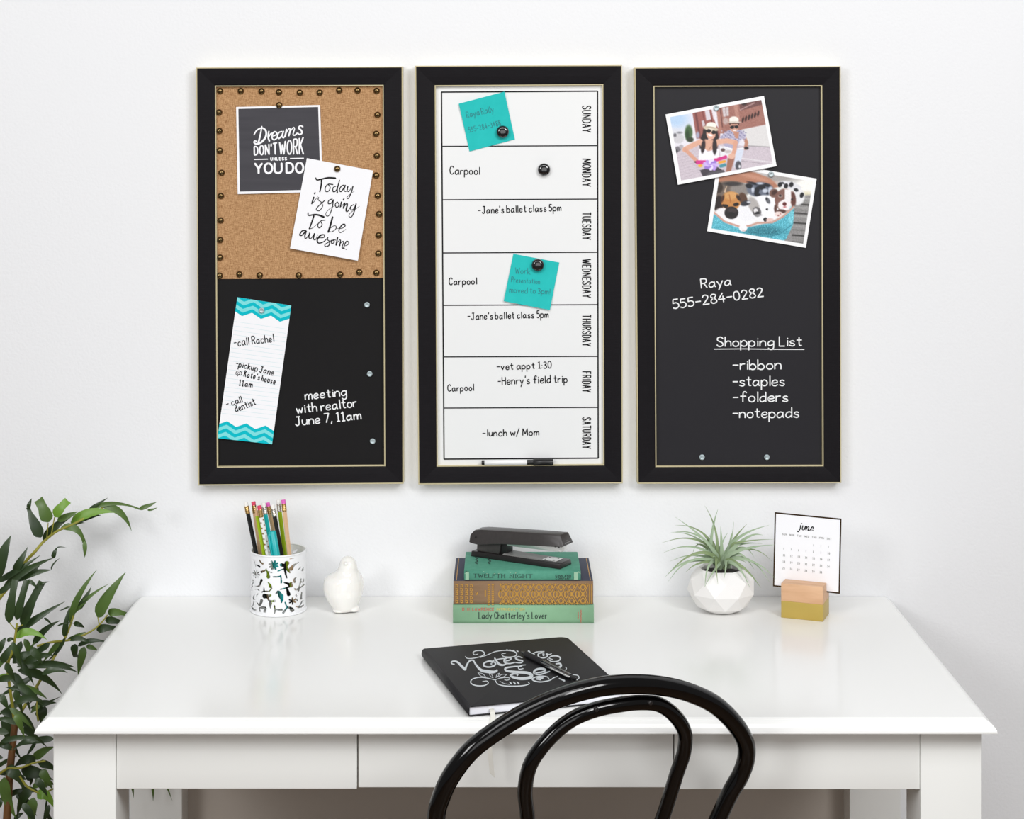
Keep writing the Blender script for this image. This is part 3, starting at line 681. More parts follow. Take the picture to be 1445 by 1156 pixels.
def paint_couple(ell, poly, line, noise):
    poly([(0, 0), (1500, 0), (1500, 1200), (0, 1200)], (236, 233, 240))
    ell(170, 330, 150, 110, (196, 218, 242), 120); ell(130, 520, 110, 70, (225, 226, 232), 60)
    for x, y, a, b, c in ((190, 560, 70, 60, (214, 212, 216)), (150, 520, 18, 22, (120, 118, 124)), (205, 490, 30, 12, (150, 150, 156)), (185, 690, 40, 34, (140, 136, 142)), (165, 720, 20, 22, (80, 78, 84)), (225, 660, 26, 26, (190, 186, 192))): ell(x, y, a, b, c, 16)
    ell(315, 490, 46, 92, (92, 122, 84), 22); ell(300, 520, 24, 60, (66, 92, 62), 20); ell(335, 575, 40, 30, (74, 84, 66), 16)
    poly([(360, 250), (590, 203), (640, 380), (700, 480), (690, 560), (410, 565)], (172, 118, 112), 10)
    line([(400, 250), (450, 540)], 26, (138, 92, 92), 14); line([(480, 225), (520, 420)], 16, (150, 96, 92), 10); line([(560, 210), (600, 380)], 14, (134, 80, 78), 10)
    poly([(510, 225), (565, 215), (585, 330), (530, 345)], (224, 218, 224), 8); poly([(470, 350), (500, 340), (515, 400), (485, 420)], (216, 206, 212), 8); ell(425, 520, 22, 40, (180, 180, 200), 16)
    poly([(590, 200), (655, 190), (660, 290), (615, 330)], (236, 232, 238), 12)
    poly([(650, 185), (1200, 85), (1252, 392), (960, 452), (900, 500), (700, 500)], (176, 132, 122), 8)
    line([(668, 190), (700, 480)], 40, (190, 144, 132), 12); line([(695, 190), (722, 420)], 10, (120, 84, 82), 8); line([(880, 150), (910, 320)], 46, (196, 154, 142), 10)
    poly([(720, 190), (795, 178), (800, 285), (735, 300)], (214, 204, 206), 10); line([(760, 190), (768, 290)], 6, (150, 120, 118)); ell(762, 350, 32, 40, (200, 180, 176), 20)
    poly([(925, 150), (1195, 92), (1205, 150), (940, 225)], (132, 98, 96), 10); line([(940, 215), (1110, 130)], 12, (190, 160, 158), 8); ell(985, 135, 34, 26, (84, 66, 68), 12)
    for i in range(6): ell(970 + i * 37, 335 - i * 15, 13, 34, (84, 60, 58), 8, rot=12)
    noise(5, [(650, 185), (1200, 85), (1252, 392), (960, 452), (700, 500)])
    poly([(950, 455), (1250, 397), (1310, 665), (1020, 655)], (226, 224, 224), 10); line([(1030, 652), (1310, 668)], 12, (150, 144, 148), 14)
    poly([(160, 745), (330, 640), (480, 600), (1030, 655), (1310, 668), (1345, 865), (212, 1080)], (212, 202, 210), 14)
    for i in range(9): line([(160 + i * 6, 760 + i * 36), (470 - i * 4, 700 + i * 34)], 4, (190, 178, 188), 6, .7)
    line([(950, 800), (1330, 850)], 12, (230, 226, 230), 10); line([(950, 830), (1330, 880)], 5, (170, 162, 170), 8)
    noise(4, [(160, 745), (330, 640), (1310, 668), (1345, 865), (212, 1080)])
    # rider behind
    poly([(880, 690), (990, 665), (930, 900), (865, 910)], (220, 226, 240), 10); ell(915, 890, 36, 58, (104, 104, 112), 12); ell(930, 900, 12, 20, (230, 230, 236), 8)
    poly([(790, 780), (875, 790), (822, 965), (765, 970)], (176, 130, 114), 10)
    line([(985, 545), (1015, 610), (1000, 680)], 42, (200, 152, 132), 10); ell(1012, 678, 28, 18, (70, 58, 58), 10)
    poly([(690, 545), (790, 462), (850, 452), (955, 460), (1010, 520), (1000, 565), (930, 580), (900, 695), (760, 680)], (186, 182, 204), 12)
    for i in range(60):
        a = (i * 47) % 290; b = (i * 83) % 190; ell(715 + a, 470 + b * 0.7, 8, 6, (140, 138, 172) if i % 2 else (216, 212, 226), 6)
    noise(5, [(690, 545), (850, 452), (1010, 520), (900, 695), (760, 680)])
    poly([(850, 480), (925, 480), (915, 560), (880, 560)], (204, 156, 138), 10)
    ell(865, 412, 52, 72, (214, 168, 150), 8); ell(866, 384, 58, 34, (74, 60, 56), 8); ell(866, 420, 50, 64, (214, 168, 150), 8); ell(862, 336, 58, 42, (244, 241, 234), 8); ell(866, 364, 72, 14, (222, 214, 204), 8); ell(866, 378, 52, 7, (96, 76, 68), 6); ell(840, 425, 25, 20, (40, 34, 38), 6); ell(893, 420, 24, 19, (40, 34, 38), 6); line([(835, 410), (900, 405)], 6, (40, 34, 38)); ell(872, 462, 22, 9, (248, 244, 242), 6)
    # bicycle and flowers between
    poly([(690, 650), (860, 690), (860, 800), (700, 790)], (236, 236, 240), 12); ell(730, 700, 26, 20, (120, 100, 98), 10); line([(740, 660), (850, 690), (980, 680)], 12, (246, 246, 250), 6); ell(790, 720, 40, 20, (208, 200, 200), 10)
    # woman in front
    ell(500, 590, 46, 130, (66, 56, 60), 10, rot=12); ell(630, 600, 46, 140, (66, 56, 60), 10, rot=4); ell(575, 480, 88, 80, (66, 56, 58), 10)
    poly([(520, 570), (640, 585), (690, 610), (630, 720), (480, 700), (440, 610)], (226, 182, 162), 10)
    line([(455, 600), (330, 660), (268, 695)], 62, (228, 184, 164), 10); line([(268, 690), (340, 760), (412, 832)], 44, (222, 174, 154), 10)
    line([(670, 600), (780, 588), (880, 610)], 62, (230, 186, 166), 10); line([(880, 612), (870, 700), (845, 775)], 50, (224, 176, 156), 10); ell(835, 775, 42, 34, (232, 192, 174), 12)
    poly([(445, 690), (495, 660), (545, 725), (600, 700), (630, 680), (690, 690), (670, 850), (430, 840)], (246, 244, 250), 10)
    ell(490, 660, 26, 80, (70, 58, 62), 10, rot=8); ell(630, 660, 28, 95, (70, 58, 62), 10)
    ell(585, 500, 56, 76, (232, 186, 168), 8); ell(582, 440, 92, 30, (222, 208, 190), 8, rot=10); ell(588, 405, 64, 42, (247, 244, 236), 8); ell(585, 428, 66, 12, (206, 190, 170), 8, rot=8); line([(500, 480), (500, 540)], 16, (66, 56, 60))
    ell(558, 470, 27, 23, (50, 42, 44), 6); ell(618, 487, 27, 23, (50, 42, 44), 6); ell(574, 520, 30, 13, (250, 246, 246), 6, rot=12); line([(585, 660), (560, 700)], 6, (150, 110, 96))
    poly([(450, 945), (640, 890), (755, 965), (490, 1028)], (92, 86, 94), 10); poly([(560, 970), (740, 940), (750, 975), (500, 1025)], (110, 106, 112), 10)
    line([(420, 848), (540, 848)], 48, (220, 80, 158), 8); line([(640, 822), (760, 785)], 44, (218, 78, 152), 8); line([(690, 850), (750, 838)], 30, (244, 178, 72), 8); line([(705, 895), (752, 880)], 40, (96, 160, 172), 10); line([(640, 800), (750, 765)], 6, (246, 240, 246)); ell(455, 890, 26, 18, (246, 190, 84), 10)
    for i in range(26): ell(585 + 80 * math.cos(i * 2.4) * math.sqrt(i / 26), 880 + 62 * math.sin(i * 2.4) * math.sqrt(i / 26), 21, 17, [(196, 168, 236), (214, 192, 244), (168, 140, 216), (236, 226, 250)][i % 4], 10)
    ell(395, 845, 12, 8, (50, 40, 44), 6); noise(2.5)
def paint_pups(ell, poly, line, noise):
    poly([(-100, -100), (1600, -100), (1600, 1200), (-100, 1200)], (236, 236, 234)); ell(1250, 250, 120, 110, (250, 248, 244), 60); ell(1230, 340, 110, 30, (226, 220, 196), 40)
    ell(880, 120, 300, 80, (178, 174, 172), 60); ell(700, 60, 200, 60, (206, 202, 202), 40)
    poly([(1085, 370), (1330, 350), (1260, 980), (960, 960)], (158, 156, 156), 30)
    for i, (y, c) in enumerate(((395, 190), (430, 160), (470, 70), (510, 176), (545, 150), (583, 60), (620, 182), (660, 150), (705, 52), (745, 170), (790, 132), (858, 48), (900, 150), (940, 120))): line([(1080, y - 10), (1320, y + 8)], 14, (c, c, c - 2), 16)
    noise(7, [(1085, 370), (1330, 350), (1260, 980), (960, 960)])
    poly([(150, 60), (420, 40), (620, 75), (800, 145), (915, 250), (790, 285), (560, 210), (330, 200), (130, 300)], (190, 142, 120), 18); ell(600, 130, 240, 26, (206, 160, 140), 30, rot=14); line([(520, 190), (800, 260)], 20, (132, 96, 84), 20)
    ell(300, 290, 230, 110, (132, 120, 112), 24); ell(430, 290, 120, 90, (158, 152, 148), 24); poly([(230, 310), (280, 210), (250, 330)], (214, 192, 170), 10); ell(160, 260, 60, 70, (84, 72, 64), 20); ell(340, 215, 110, 26, (84, 80, 80), 18)
    ell(170, 470, 62, 110, (62, 46, 42), 16); ell(320, 430, 122, 120, (206, 152, 98), 14); ell(320, 360, 90, 48, (220, 174, 122), 24); ell(470, 400, 50, 80, (112, 86, 70), 14, rot=-20); ell(410, 385, 20, 40, (78, 58, 48), 12, rot=-30); ell(215, 400, 18, 50, (96, 66, 46), 12, rot=20)
    ell(680, 285, 165, 92, (126, 132, 146), 16)
    for x, y, a, b in ((640, 300, 30, 56), (700, 255, 44, 34), (545, 240, 46, 30), (760, 230, 50, 20), (650, 350, 40, 20), (600, 210, 60, 14), (770, 330, 14, 14)): ell(x, y, a, b, (44, 48, 60), 14, rot=15)
    for x, y, a, b in ((740, 300, 34, 24), (590, 290, 18, 34), (680, 210, 40, 12), (810, 300, 30, 50)): ell(x, y, a, b, (206, 212, 224), 14)
    ell(1050, 235, 140, 46, (228, 228, 232), 12, rot=14); ell(1140, 370, 90, 110, (236, 236, 238), 20)
    for x, y, a, b in ((925, 225, 26, 32), (1000, 240, 26, 30), (1065, 225, 26, 32), (1125, 290, 28, 20), (1195, 355, 24, 34), (960, 205, 20, 12)): ell(x, y, a, b, (44, 44, 52), 10, rot=20)
    ell(370, 640, 270, 120, (246, 246, 249), 20); ell(210, 580, 90, 70, (242, 240, 242), 20); ell(730, 520, 200, 165, (246, 246, 249), 14); ell(520, 560, 120, 120, (242, 242, 246), 20)
    ell(600, 480, 62, 110, (190, 186, 184), 20, rot=-25); ell(640, 560, 52, 62, (120, 118, 120), 12, rot=-20); ell(625, 545, 26, 26, (232, 230, 232), 10); ell(645, 575, 26, 18, (44, 44, 50), 8); ell(660, 600, 40, 12, (170, 168, 170), 10); ell(500, 455, 62, 32, (74, 76, 86), 12, rot=-15); ell(540, 440, 26, 14, (214, 214, 220), 8)
    ell(765, 530, 15, 15, (40, 40, 46), 6); ell(775, 420, 24, 44, (120, 122, 128), 12, rot=-30); ell(760, 400, 12, 14, (60, 60, 66), 8); ell(745, 655, 27, 25, (26, 26, 30), 6); ell(800, 660, 50, 22, (234, 206, 200), 14)
    ell(850, 330, 56, 54, (140, 112, 104), 12, rot=-35); ell(855, 320, 26, 40, (96, 70, 64), 12, rot=50); ell(985, 415, 124, 140, (146, 112, 104), 12); ell(1090, 400, 32, 90, (120, 84, 76), 12, rot=-6); poly([(985, 280), (1060, 285), (1065, 400), (1040, 530), (930, 520), (905, 450), (985, 400)], (244, 240, 241), 12); ell(985, 485, 84, 62, (246, 241, 242), 12)
    ell(930, 365, 30, 20, (176, 156, 150), 8); ell(928, 360, 17, 13, (70, 56, 56), 6); ell(1075, 408, 14, 15, (66, 46, 46), 6); ell(982, 464, 25, 25, (122, 62, 62), 8); ell(985, 500, 20, 8, (200, 120, 122), 8); ell(940, 555, 60, 26, (110, 84, 78), 10); ell(870, 520, 18, 50, (112, 82, 74), 10)
    line([(260, 500), (225, 480)], 30, (60, 48, 42), 10); ell(255, 488, 32, 20, (52, 42, 38), 8); ell(382, 470, 36, 22, (52, 42, 38), 8, rot=-10); ell(325, 572, 86, 78, (58, 52, 54), 10); ell(335, 545, 60, 26, (84, 76, 78), 16); ell(325, 585, 40, 22, (34, 32, 36), 8); line([(300, 350), (315, 440)], 8, (170, 110, 66), 12)
    teal = [(60, 540), (240, 690), (430, 765), (560, 750), (800, 690), (960, 620), (1105, 480), (1085, 720), (1000, 900), (930, 935), (700, 900), (60, 770)]
    poly(teal, (112, 192, 208), 10); ell(720, 800, 240, 60, (76, 146, 160), 50); ell(1060, 620, 30, 110, (140, 212, 226), 20); noise(16, teal)
    line([(95, 555), (240, 680), (430, 745), (560, 730), (640, 700), (830, 690), (960, 620), (1095, 500)], 24, (212, 172, 160), 8); line([(780, 870), (930, 830), (1070, 720)], 8, (70, 140, 156), 10)
    ell(470, 760, 50, 44, (248, 246, 248), 10); ell(475, 790, 22, 10, (232, 206, 204), 8); ell(910, 590, 52, 34, (240, 224, 220), 10); ell(905, 605, 10, 8, (150, 84, 84), 6); ell(930, 585, 10, 8, (190, 130, 126), 6); noise(3)
s5 = photo([(1012.6, 228.7), (1152.4, 252.2), (1137.2, 349.8), (997.9, 326.3)], YPN - 0.0002, lambda u, v: 0.0008 + 0.0016 * v * v, 'snapshot of four puppies in a teal pet bed, lower print on the chalkboard', 8.758, 995, 235, paint_pups)
s4 = photo([(939.1, 161.5), (1078.0, 135.3), (1095.9, 234.5), (956.6, 260.8)], YPN - 0.0030, lambda u, v: 0.0006 + 0.0016 * v * v, 'snapshot of a couple in hats riding bicycles, upper print on the chalkboard', 8.564, 935, 130, paint_couple)
SM = [(0.0040, 0), (0.0042, 0.0004), (0.0042, 0.0022), (0.0037, 0.0028), (0.0026, 0.0028), (0.0022, 0.0024), (0.0, 0.0024)]
for px, py, Y, lab in ((518, 430, YPN, 'small silver magnet on the left chalkboard, topmost of the three beside the list sheet'), (521.8, 527.5, YPN, 'small silver magnet on the left chalkboard, middle of the three in a column'),
                       (526, 622.5, YPN, 'small silver magnet on the left chalkboard, lowest of the three in a column'), (369.5, 438, s3.y(.45, .06), 'small silver magnet holding the chevron list sheet'),
                       (990.5, 645, YPN, 'small silver magnet low on the right chalkboard, left one of the pair'), (1082, 645, YPN, 'small silver magnet low on the right chalkboard, right one of the pair'),
                       (1010.7, 152.5, s4.y(.5, .05), 'small silver magnet holding the bicycle couple snapshot'), (1088, 246, s5.y(.5, .05), 'small silver magnet holding the puppies snapshot')):
    c = at(px, py, Y - 0.0002); mb = MB(); mb.lathe(c, SM, 24, axis='y'); tag(mb.build('disc_magnet', 'magnet_silver', loc=c), lab, 'magnet', 'small silver magnets on the chalkboards')
# dry-erase marker lying on the planner frame's lower lip
ym = YPN - 0.0062; A, B = at(679.6, 652.9, ym), at(780.6, 652.2, ym); dx = (B - A)
t = thing('dry_erase_marker', A.lerp(B, 0.5), 'white and black dry erase marker resting on the planner frame\'s bottom edge', 'marker')
P = lambda k: A + dx * k
mb = MB(); mb.tube([P(0), P(0.005), P(0.035), P(0.04)], [0.0028, 0.0034, 0.0034, 0.0030], 20); tag(mb.build('end_plug', 'plastic_black', t), 'black end plug', None)
mb = MB(); mb.tube([P(0.04), P(0.045), P(0.63), P(0.635)], [0.0034, 0.0041, 0.0041, 0.0036], 24); tag(mb.build('barrel', 'plastic_white', t), 'white barrel', None)
mb = MB(); mb.tube([P(0.635), P(0.64), P(0.72)], [0.0034, 0.0038, 0.0038], 20); mb.build('grip', 'plastic_black', t)
mb = MB(); mb.tube([P(0.72), P(0.725), P(0.985), P(1.0)], [0.0042, 0.0052, 0.0050, 0.0044], 24); mb.build('cap', 'plastic_black', t)
# ------------------------------------------------------------------ pencil cup with cut-out vines
CC = onz(393, 860.5, DESK); CR, CH = 0.0405, 0.0885
cup = thing('pencil_cup', CC, 'white metal pencil cup with cut-out vines and flowers, at the left of the desk', 'pencil cup')
cut = []                                # (points in enlarged cup units, width at start, width at end)
def tear(pts, w0, w1): cut.append((crom(pts, 5), w0, w1))
def flower(x, y, r, n, wd, rot=0):
    for k in range(n):
        a = rot + 2 * math.pi * k / n; tear([(x, y), (x + r * .55 * math.cos(a), y + r * .55 * math.sin(a)), (x + r * math.cos(a), y + r * math.sin(a))], wd * .8, wd * .9)
flower(328, 603, 38, 8, 15, .3); flower(160, 690, 36, 8, 9, .2); flower(492, 945, 28, 6, 11, .5); flower(535, 480, 18, 8, 8)
tear([(195, 560), (208, 580), (226, 590)], 10, 13); tear([(135, 560), (150, 600), (155, 620)], 6, 5); tear([(150, 605), (175, 608), (195, 620)], 6, 14)
tear([(215, 668), (245, 655), (262, 640)], 16, 5); tear([(258, 640), (275, 680), (280, 712)], 6, 26); tear([(270, 660), (295, 668), (312, 672)], 4, 8)
tear([(400, 600), (412, 604)], 24, 24); tear([(445, 585), (430, 630), (425, 640)], 30, 8); tear([(425, 635), (400, 645), (368, 658)], 8, 8); tear([(428, 640), (436, 690), (445, 725)], 16, 6); tear([(440, 630), (460, 660), (470, 675)], 20, 8)
tear([(325, 712), (360, 712), (392, 708)], 8, 10); tear([(390, 700), (396, 735), (396, 770)], 8, 9)
tear([(480, 640), (500, 610), (540, 582)], 26, 6); tear([(150, 810), (190, 800), (215, 745)], 5, 18); tear([(215, 860), (240, 850), (290, 850)], 8, 6); tear([(240, 850), (238, 835), (238, 815)], 14, 5)
tear([(285, 850), (308, 825), (300, 800)], 6, 12); tear([(300, 805), (292, 785), (280, 768)], 20, 8); tear([(460, 880), (450, 840), (440, 815)], 24, 7); tear([(445, 815), (415, 825), (390, 830)], 9, 8); tear([(445, 815), (470, 805), (480, 775)], 10, 16); tear([(480, 800), (455, 780), (425, 768)], 24, 10)
tear([(245, 895), (275, 895), (300, 885)], 34, 12); tear([(268, 905), (285, 935), (300, 965)], 14, 7); tear([(290, 935), (315, 942), (335, 940)], 6, 16); tear([(300, 960), (298, 985), (300, 1005)], 20, 8)
tear([(350, 868), (372, 855), (395, 900)], 8, 30); tear([(395, 895), (402, 925), (398, 955)], 32, 8); tear([(165, 955), (195, 985), (215, 940)], 6, 22); tear([(200, 1040), (195, 1010), (225, 1005)], 10, 12); tear([(225, 1005), (250, 1010), (245, 1040)], 20, 18)
tear([(335, 985), (342, 1020), (338, 1055)], 10, 6); tear([(342, 1020), (370, 1022), (400, 1022)], 6, 14); tear([(430, 955), (440, 985), (452, 1000)], 8, 9); tear([(450, 1000), (435, 1020), (415, 1050)], 8, 14); tear([(450, 1000), (475, 1010), (490, 1030)], 8, 26)
tear([(110, 800), (125, 780), (125, 755)], 6, 12); tear([(115, 850), (108, 830), (120, 810)], 6, 9); tear([(135, 930), (130, 915), (140, 895)], 16, 8); tear([(105, 1010), (125, 990), (135, 955)], 6, 10); tear([(115, 1020), (140, 1030), (158, 1032)], 16, 8); tear([(150, 840), (175, 835), (190, 845)], 5, 8); tear([(165, 900), (170, 880), (180, 880)], 8, 6)
tear([(510, 765), (508, 740), (520, 725)], 14, 8); tear([(540, 650), (548, 640), (556, 630)], 6, 8); tear([(540, 850), (550, 800), (560, 740)], 12, 6); tear([(540, 830), (520, 840), (510, 830)], 12, 8); tear([(545, 830), (565, 815), (580, 800)], 8, 9); tear([(560, 770), (575, 770), (578, 745)], 8, 5); tear([(520, 1000), (545, 1000), (570, 950)], 5, 8); tear([(540, 1005), (560, 1005), (575, 995)], 16, 8); tear([(560, 930), (562, 900), (565, 870)], 12, 6); tear([(95, 700), (98, 690)], 9, 6); tear([(570, 660), (574, 640)], 12, 6)
tear([(520, 890), (525, 900)], 8, 8); tear([(515, 925), (528, 935), (530, 948)], 6, 6); tear([(470, 545), (500, 540)], 6, 6)
NA, NZ = 600, 250
th = (np.arange(NA) + 0.5) / NA * 2 * np.pi            # angle measured from the viewer side
tt = (np.arange(NZ) + 0.5) / NZ
TH, TT = np.meshgrid(th, tt, indexing='ij')
front = np.cos(TH) >= 0
sn = np.sin(TH)
GX = 340 + 248 * np.where(front, sn, -sn)
GY = 475 + 565 * (1 - TT) + 50 * np.abs(np.cos(TH))
hole = np.zeros(TH.shape, bool)
for pts, w0, w1 in cut:
    n = len(pts) - 1
    for i in range(n):
        (x0, y0), (x1, y1) = pts[i], pts[i + 1]; ex, ey = x1 - x0, y1 - y0
        t_ = np.clip(((GX - x0) * ex + (GY - y0) * ey) / (ex * ex + ey * ey + 1e-9), 0, 1)
        wd = (w0 + (w1 - w0) * (i + t_) / n) * 1.38 + 1.5
        hole |= np.hypot(GX - x0 - t_ * ex, GY - y0 - t_ * ey) < wd / 2
hole[:, :8] = False; hole[:, -11:] = False
mb = MB(); idx = {}
def gv(i, j):
    i %= NA
    if (i, j) not in idx:
        a = i / NA * 2 * math.pi; idx[(i, j)] = len(mb.v)
        mb.v.append(Vector((CC.x + CR * math.sin(a), CC.y - CR * math.cos(a), DESK + 0.0005 + (CH - 0.001) * j / NZ)))
    return idx[(i, j)]
for i in range(NA):
    for j in range(NZ):
        if not hole[i, j]:
            mb.f.append([gv(i, j), gv(i + 1, j), gv(i + 1, j + 1), gv(i, j + 1)]); mb.m.append(0); mb.sm.append(True)
o = mb.build('wall', 'cup_metal', cup, fixn=False)
sd = o.modifiers.new('thickness', 'SOLIDIFY'); sd.thickness = 0.0009; sd.offset = -1
def torus(mb, c, r, z, rr, n=64):
    mb.tube([(c.x + r * math.cos(2 * math.pi * k / n), c.y + r * math.sin(2 * math.pi * k / n), z) for k in range(n + 1)], rr, 8, caps=False)
mb = MB(); torus(mb, CC, CR, DESK + CH, 0.0013); mb.build('rim', 'cup_metal', cup)
mb = MB(); torus(mb, CC, CR, DESK + 0.0014, 0.0013); mb.lathe((CC.x, CC.y, DESK + 0.0008), [(CR - 0.001, 0), (CR - 0.001, 0.0014), (0, 0.0014)], 48); mb.build('base', 'cup_metal', cup)

# ------------------------------------------------------------------ pencils
def pencil(top, rim, ytop, yrim, body, cap, ferr, label, name='pencil', r=0.0034, tip=False):
    A = at(*top, ytop); B = at(*rim, yrim); d = (B - A).normalized()
    L = (A.z - (DESK + 0.0062)) / -d.z; E = A + d * L
    t = thing(name, E, label, 'pencil', 'pencils in the cup')
    P = lambda s: A + d * s
    if tip:
        mb = MB(); mb.tube([P(0), P(0.004)], [0.0004, 0.0009], 8); mb.build('lead', 'plastic_black', t)
        mb = MB(); mb.tube([P(0.004), P(0.017)], [0.0009, r], 6, smooth=False); mb.build('sharpened_end', 'pencil_wood', t); s0 = 0.017
    else:
        mb = MB(); mb.tube([P(0), P(0.0008), P(0.007)], [r * .8, r * .95, r * .95], 14); mb.build('eraser', cap, t)
        mb = MB(); pr = []
        for k in range(13): pr.append((0.006 + k * 0.00095, r * (1.1 if k % 3 == 1 else 1.0)))
        mb.tube([P(s) for s, _ in pr], [q for _, q in pr], 16); mb.build('ferrule', ferr, t); s0 = 0.0172
    mb = MB(); mb.tube([P(s0), P(L)], r, 6, smooth=False); mb.build('shaft', body, t)
    return t, P, d, r
pencil((346.6, 708.6), (361, 779.4), -0.060, -0.071, 'pencil_black', 'eraser_white', 'ferrule', 'black pencil with white eraser, leftmost in the cup')
pencil((357.4, 707.8), (367.3, 780), -0.044, -0.056, 'pencil_wood', 'eraser_red', 'ferrule', 'natural wood pencil with red eraser beside the leftmost black pencil')
pencil((360, 712), (372.7, 781), -0.078, -0.084, 'pencil_lime', None, None, 'lime green pencil standing with its sharpened point up', tip=True)
t, P_, d_, r_ = pencil((365.8, 713.6), (377.6, 781), -0.088, -0.0915, 'pencil_white', 'eraser_red', 'ferrule', 'white pencil with gold polka dots and red eraser')
mb = MB(); up = Vector((0, -1, 0)); sdv = d_.cross(up).normalized(); upv = sdv.cross(d_).normalized()
for k in range(14):
    for q, a in ((0, -0.9), (1, 0.35)):
        s = 0.021 + k * 0.008 + q * 0.004; c = P_(s) + (sdv * math.sin(a) + upv * math.cos(a)) * r_ * 0.99
        e1 = (sdv * math.cos(a) - upv * math.sin(a)); nrm = (sdv * math.sin(a) + upv * math.cos(a))
        mb.add([c + nrm * 0.0002 + (e1 * math.cos(j * math.pi / 6) + d_ * math.sin(j * math.pi / 6)) * 0.0012 for j in range(12)], [tuple(range(12))])
mb.build('polka_dots', 'polka_gold', t)
pencil((371.6, 709.6), (384.4, 781), -0.058, -0.070, 'pencil_teal', 'eraser_white', 'ferrule_silver', 'teal pencil with white eraser behind the polka dot pencil')
pencil((377.4, 709.3), (393, 781), -0.047, -0.058, 'pencil_wood', 'eraser_pink', 'ferrule', 'natural wood pencil with pink eraser in the middle of the cup')
pencil((384.4, 712.5), (397.2, 781), -0.064, -0.077, 'pencil_black', 'eraser_white', 'ferrule_silver', 'black pencil with white eraser right of the teal pen')
pencil((392.6, 705.5), (402, 781), -0.053, -0.064, 'pencil_lime', 'eraser_white', 'ferrule_silver', 'lime green pencil with white eraser')
pencil((399.7, 705.3), (408.2, 781), -0.068, -0.080, 'pencil_wood', 'eraser_pink', 'ferrule', 'natural wood pencil with pink eraser, rightmost in the cup')
A = at(384.0, 749.5, -0.0945); B = at(389.5, 782, -0.0960); d = (B - A).normalized(); L = (A.z - (DESK + 0.0082)) / -d.z
t = thing('pen', A + d * L, 'thick teal capped pen with a clip, among the pencils', 'pen', 'pencils in the cup')
mb = MB(); mb.tube([A, A + d * 0.0012, A + d * 0.052], [0.0042, 0.0056, 0.0056], 20); mb.build('cap', 'pencil_teal', t)
mb = MB(); mb.tube([A + d * 0.052, A + d * (L - 0.004), A + d * L], [0.005, 0.005, 0.003], 20); mb.build('barrel', 'pencil_teal', t)
cl = Vector((-0.0052, -0.0042, 0)); mb = MB(); mb.tube([A + d * 0.003 + cl * 0.4, A + d * 0.006 + cl * 1.06, A + d * 0.04 + cl * 1.06], [0.0014, 0.0016, 0.0013], 8); mb.build('clip', 'pencil_teal', t)

# ------------------------------------------------------------------ ceramic bird
bc = onz(483, 863.2, DESK); bs = (DIST + bc.y) / FPX
mb = MB(); rows = [(85, 632, 668, 0), (95, 600, 710, 0), (120, 556, 745, 0), (160, 528, 785, 0), (210, 508, 812, 0), (280, 486, 826, 0), (340, 455, 838, .002), (400, 385, 868, .004), (450, 290, 895, .005), (520, 216, 926, .006), (600, 199, 940, .006),
        (690, 198, 938, .005), (780, 222, 920, .004), (870, 268, 885, .003), (950, 318, 850, .002), (1010, 365, 820, .001), (1050, 405, 780, 0), (1075, 440, 740, 0)]
z0 = 1085.0; sc = 1 / 12.84 * bs; vs = []; N = 28
for yy, l, r2, dy in rows:
    cx = bc.x + ((l + r2) / 2 - 553) * sc; rx = (r2 - l) / 2 * sc; z = DESK + 0.0004 + (z0 - yy) * sc * 1.005
    for k in range(N):
        a = 2 * math.pi * k / N; ry = rx * (0.98 if math.sin(a) < 0 else 1.06); vs.append((cx + rx * math.cos(a), bc.y + dy + ry * math.sin(a), z))
mb.add(vs, [(i * N + k, (i + 1) * N + k, (i + 1) * N + (k + 1) % N, i * N + (k + 1) % N) for i in range(len(rows) - 1) for k in range(N)], 0, True)
mb.add(vs[:N], [tuple(range(N))]); mb.add(vs[-N:], [tuple(range(N))[::-1]])
def blob(mb, c, rx, ry, rz, n=14):
    vs = [(c[0] + rx * math.cos(2 * math.pi * k / n) * math.sin(math.pi * (i + .5) / 8), c[1] + ry * math.sin(2 * math.pi * k / n) * math.sin(math.pi * (i + .5) / 8), c[2] + rz * math.cos(math.pi * (i + .5) / 8)) for i in range(8) for k in range(n)]
    mb.add(vs, [(i * n + k, (i + 1) * n + k, (i + 1) * n + (k + 1) % n, i * n + (k + 1) % n) for i in range(7) for k in range(n)] + [tuple(range(n)), tuple(range(7 * n, 8 * n))[::-1]], 0, True)
hx = bc.x + (632 - 553) * sc; hz = DESK + (z0 - 185) * sc
mb.lathe((hx, bc.y - 0.0105, hz), [(0.0034, -0.004), (0.0034, 0.0), (0.0026, 0.0022), (0.0012, 0.0042), (0, 0.005)], 14, axis='y')
blob(mb, (bc.x + (520 - 553) * sc, bc.y - 0.004, DESK + 0.0030), 0.012, 0.012, 0.0028)
blob(mb, (bc.x + (770 - 553) * sc, bc.y - 0.002, DESK + 0.0052), 0.0085, 0.011, 0.0048)
bl_ = [(bc.x - 0.004, bc.y + 0.02, DESK + 0.03), (bc.x - 0.006, bc.y + 0.034, DESK + 0.028), (bc.x - 0.007, bc.y + 0.046, DESK + 0.030)]
mb.tube(bl_, [0.014, 0.010, 0.004], 14)
o = mb.build('ceramic_bird', 'ceramic', loc=(bc.x, bc.y, DESK))
rm = o.modifiers.new('skin', 'REMESH'); rm.mode = 'VOXEL'; rm.voxel_size = 0.0011; rm.use_smooth_shade = True
sm = o.modifiers.new('soft', 'SMOOTH'); sm.factor = 0.6; sm.iterations = 7
tag(o, 'glossy white ceramic bird figurine standing beside the pencil cup', 'figurine')

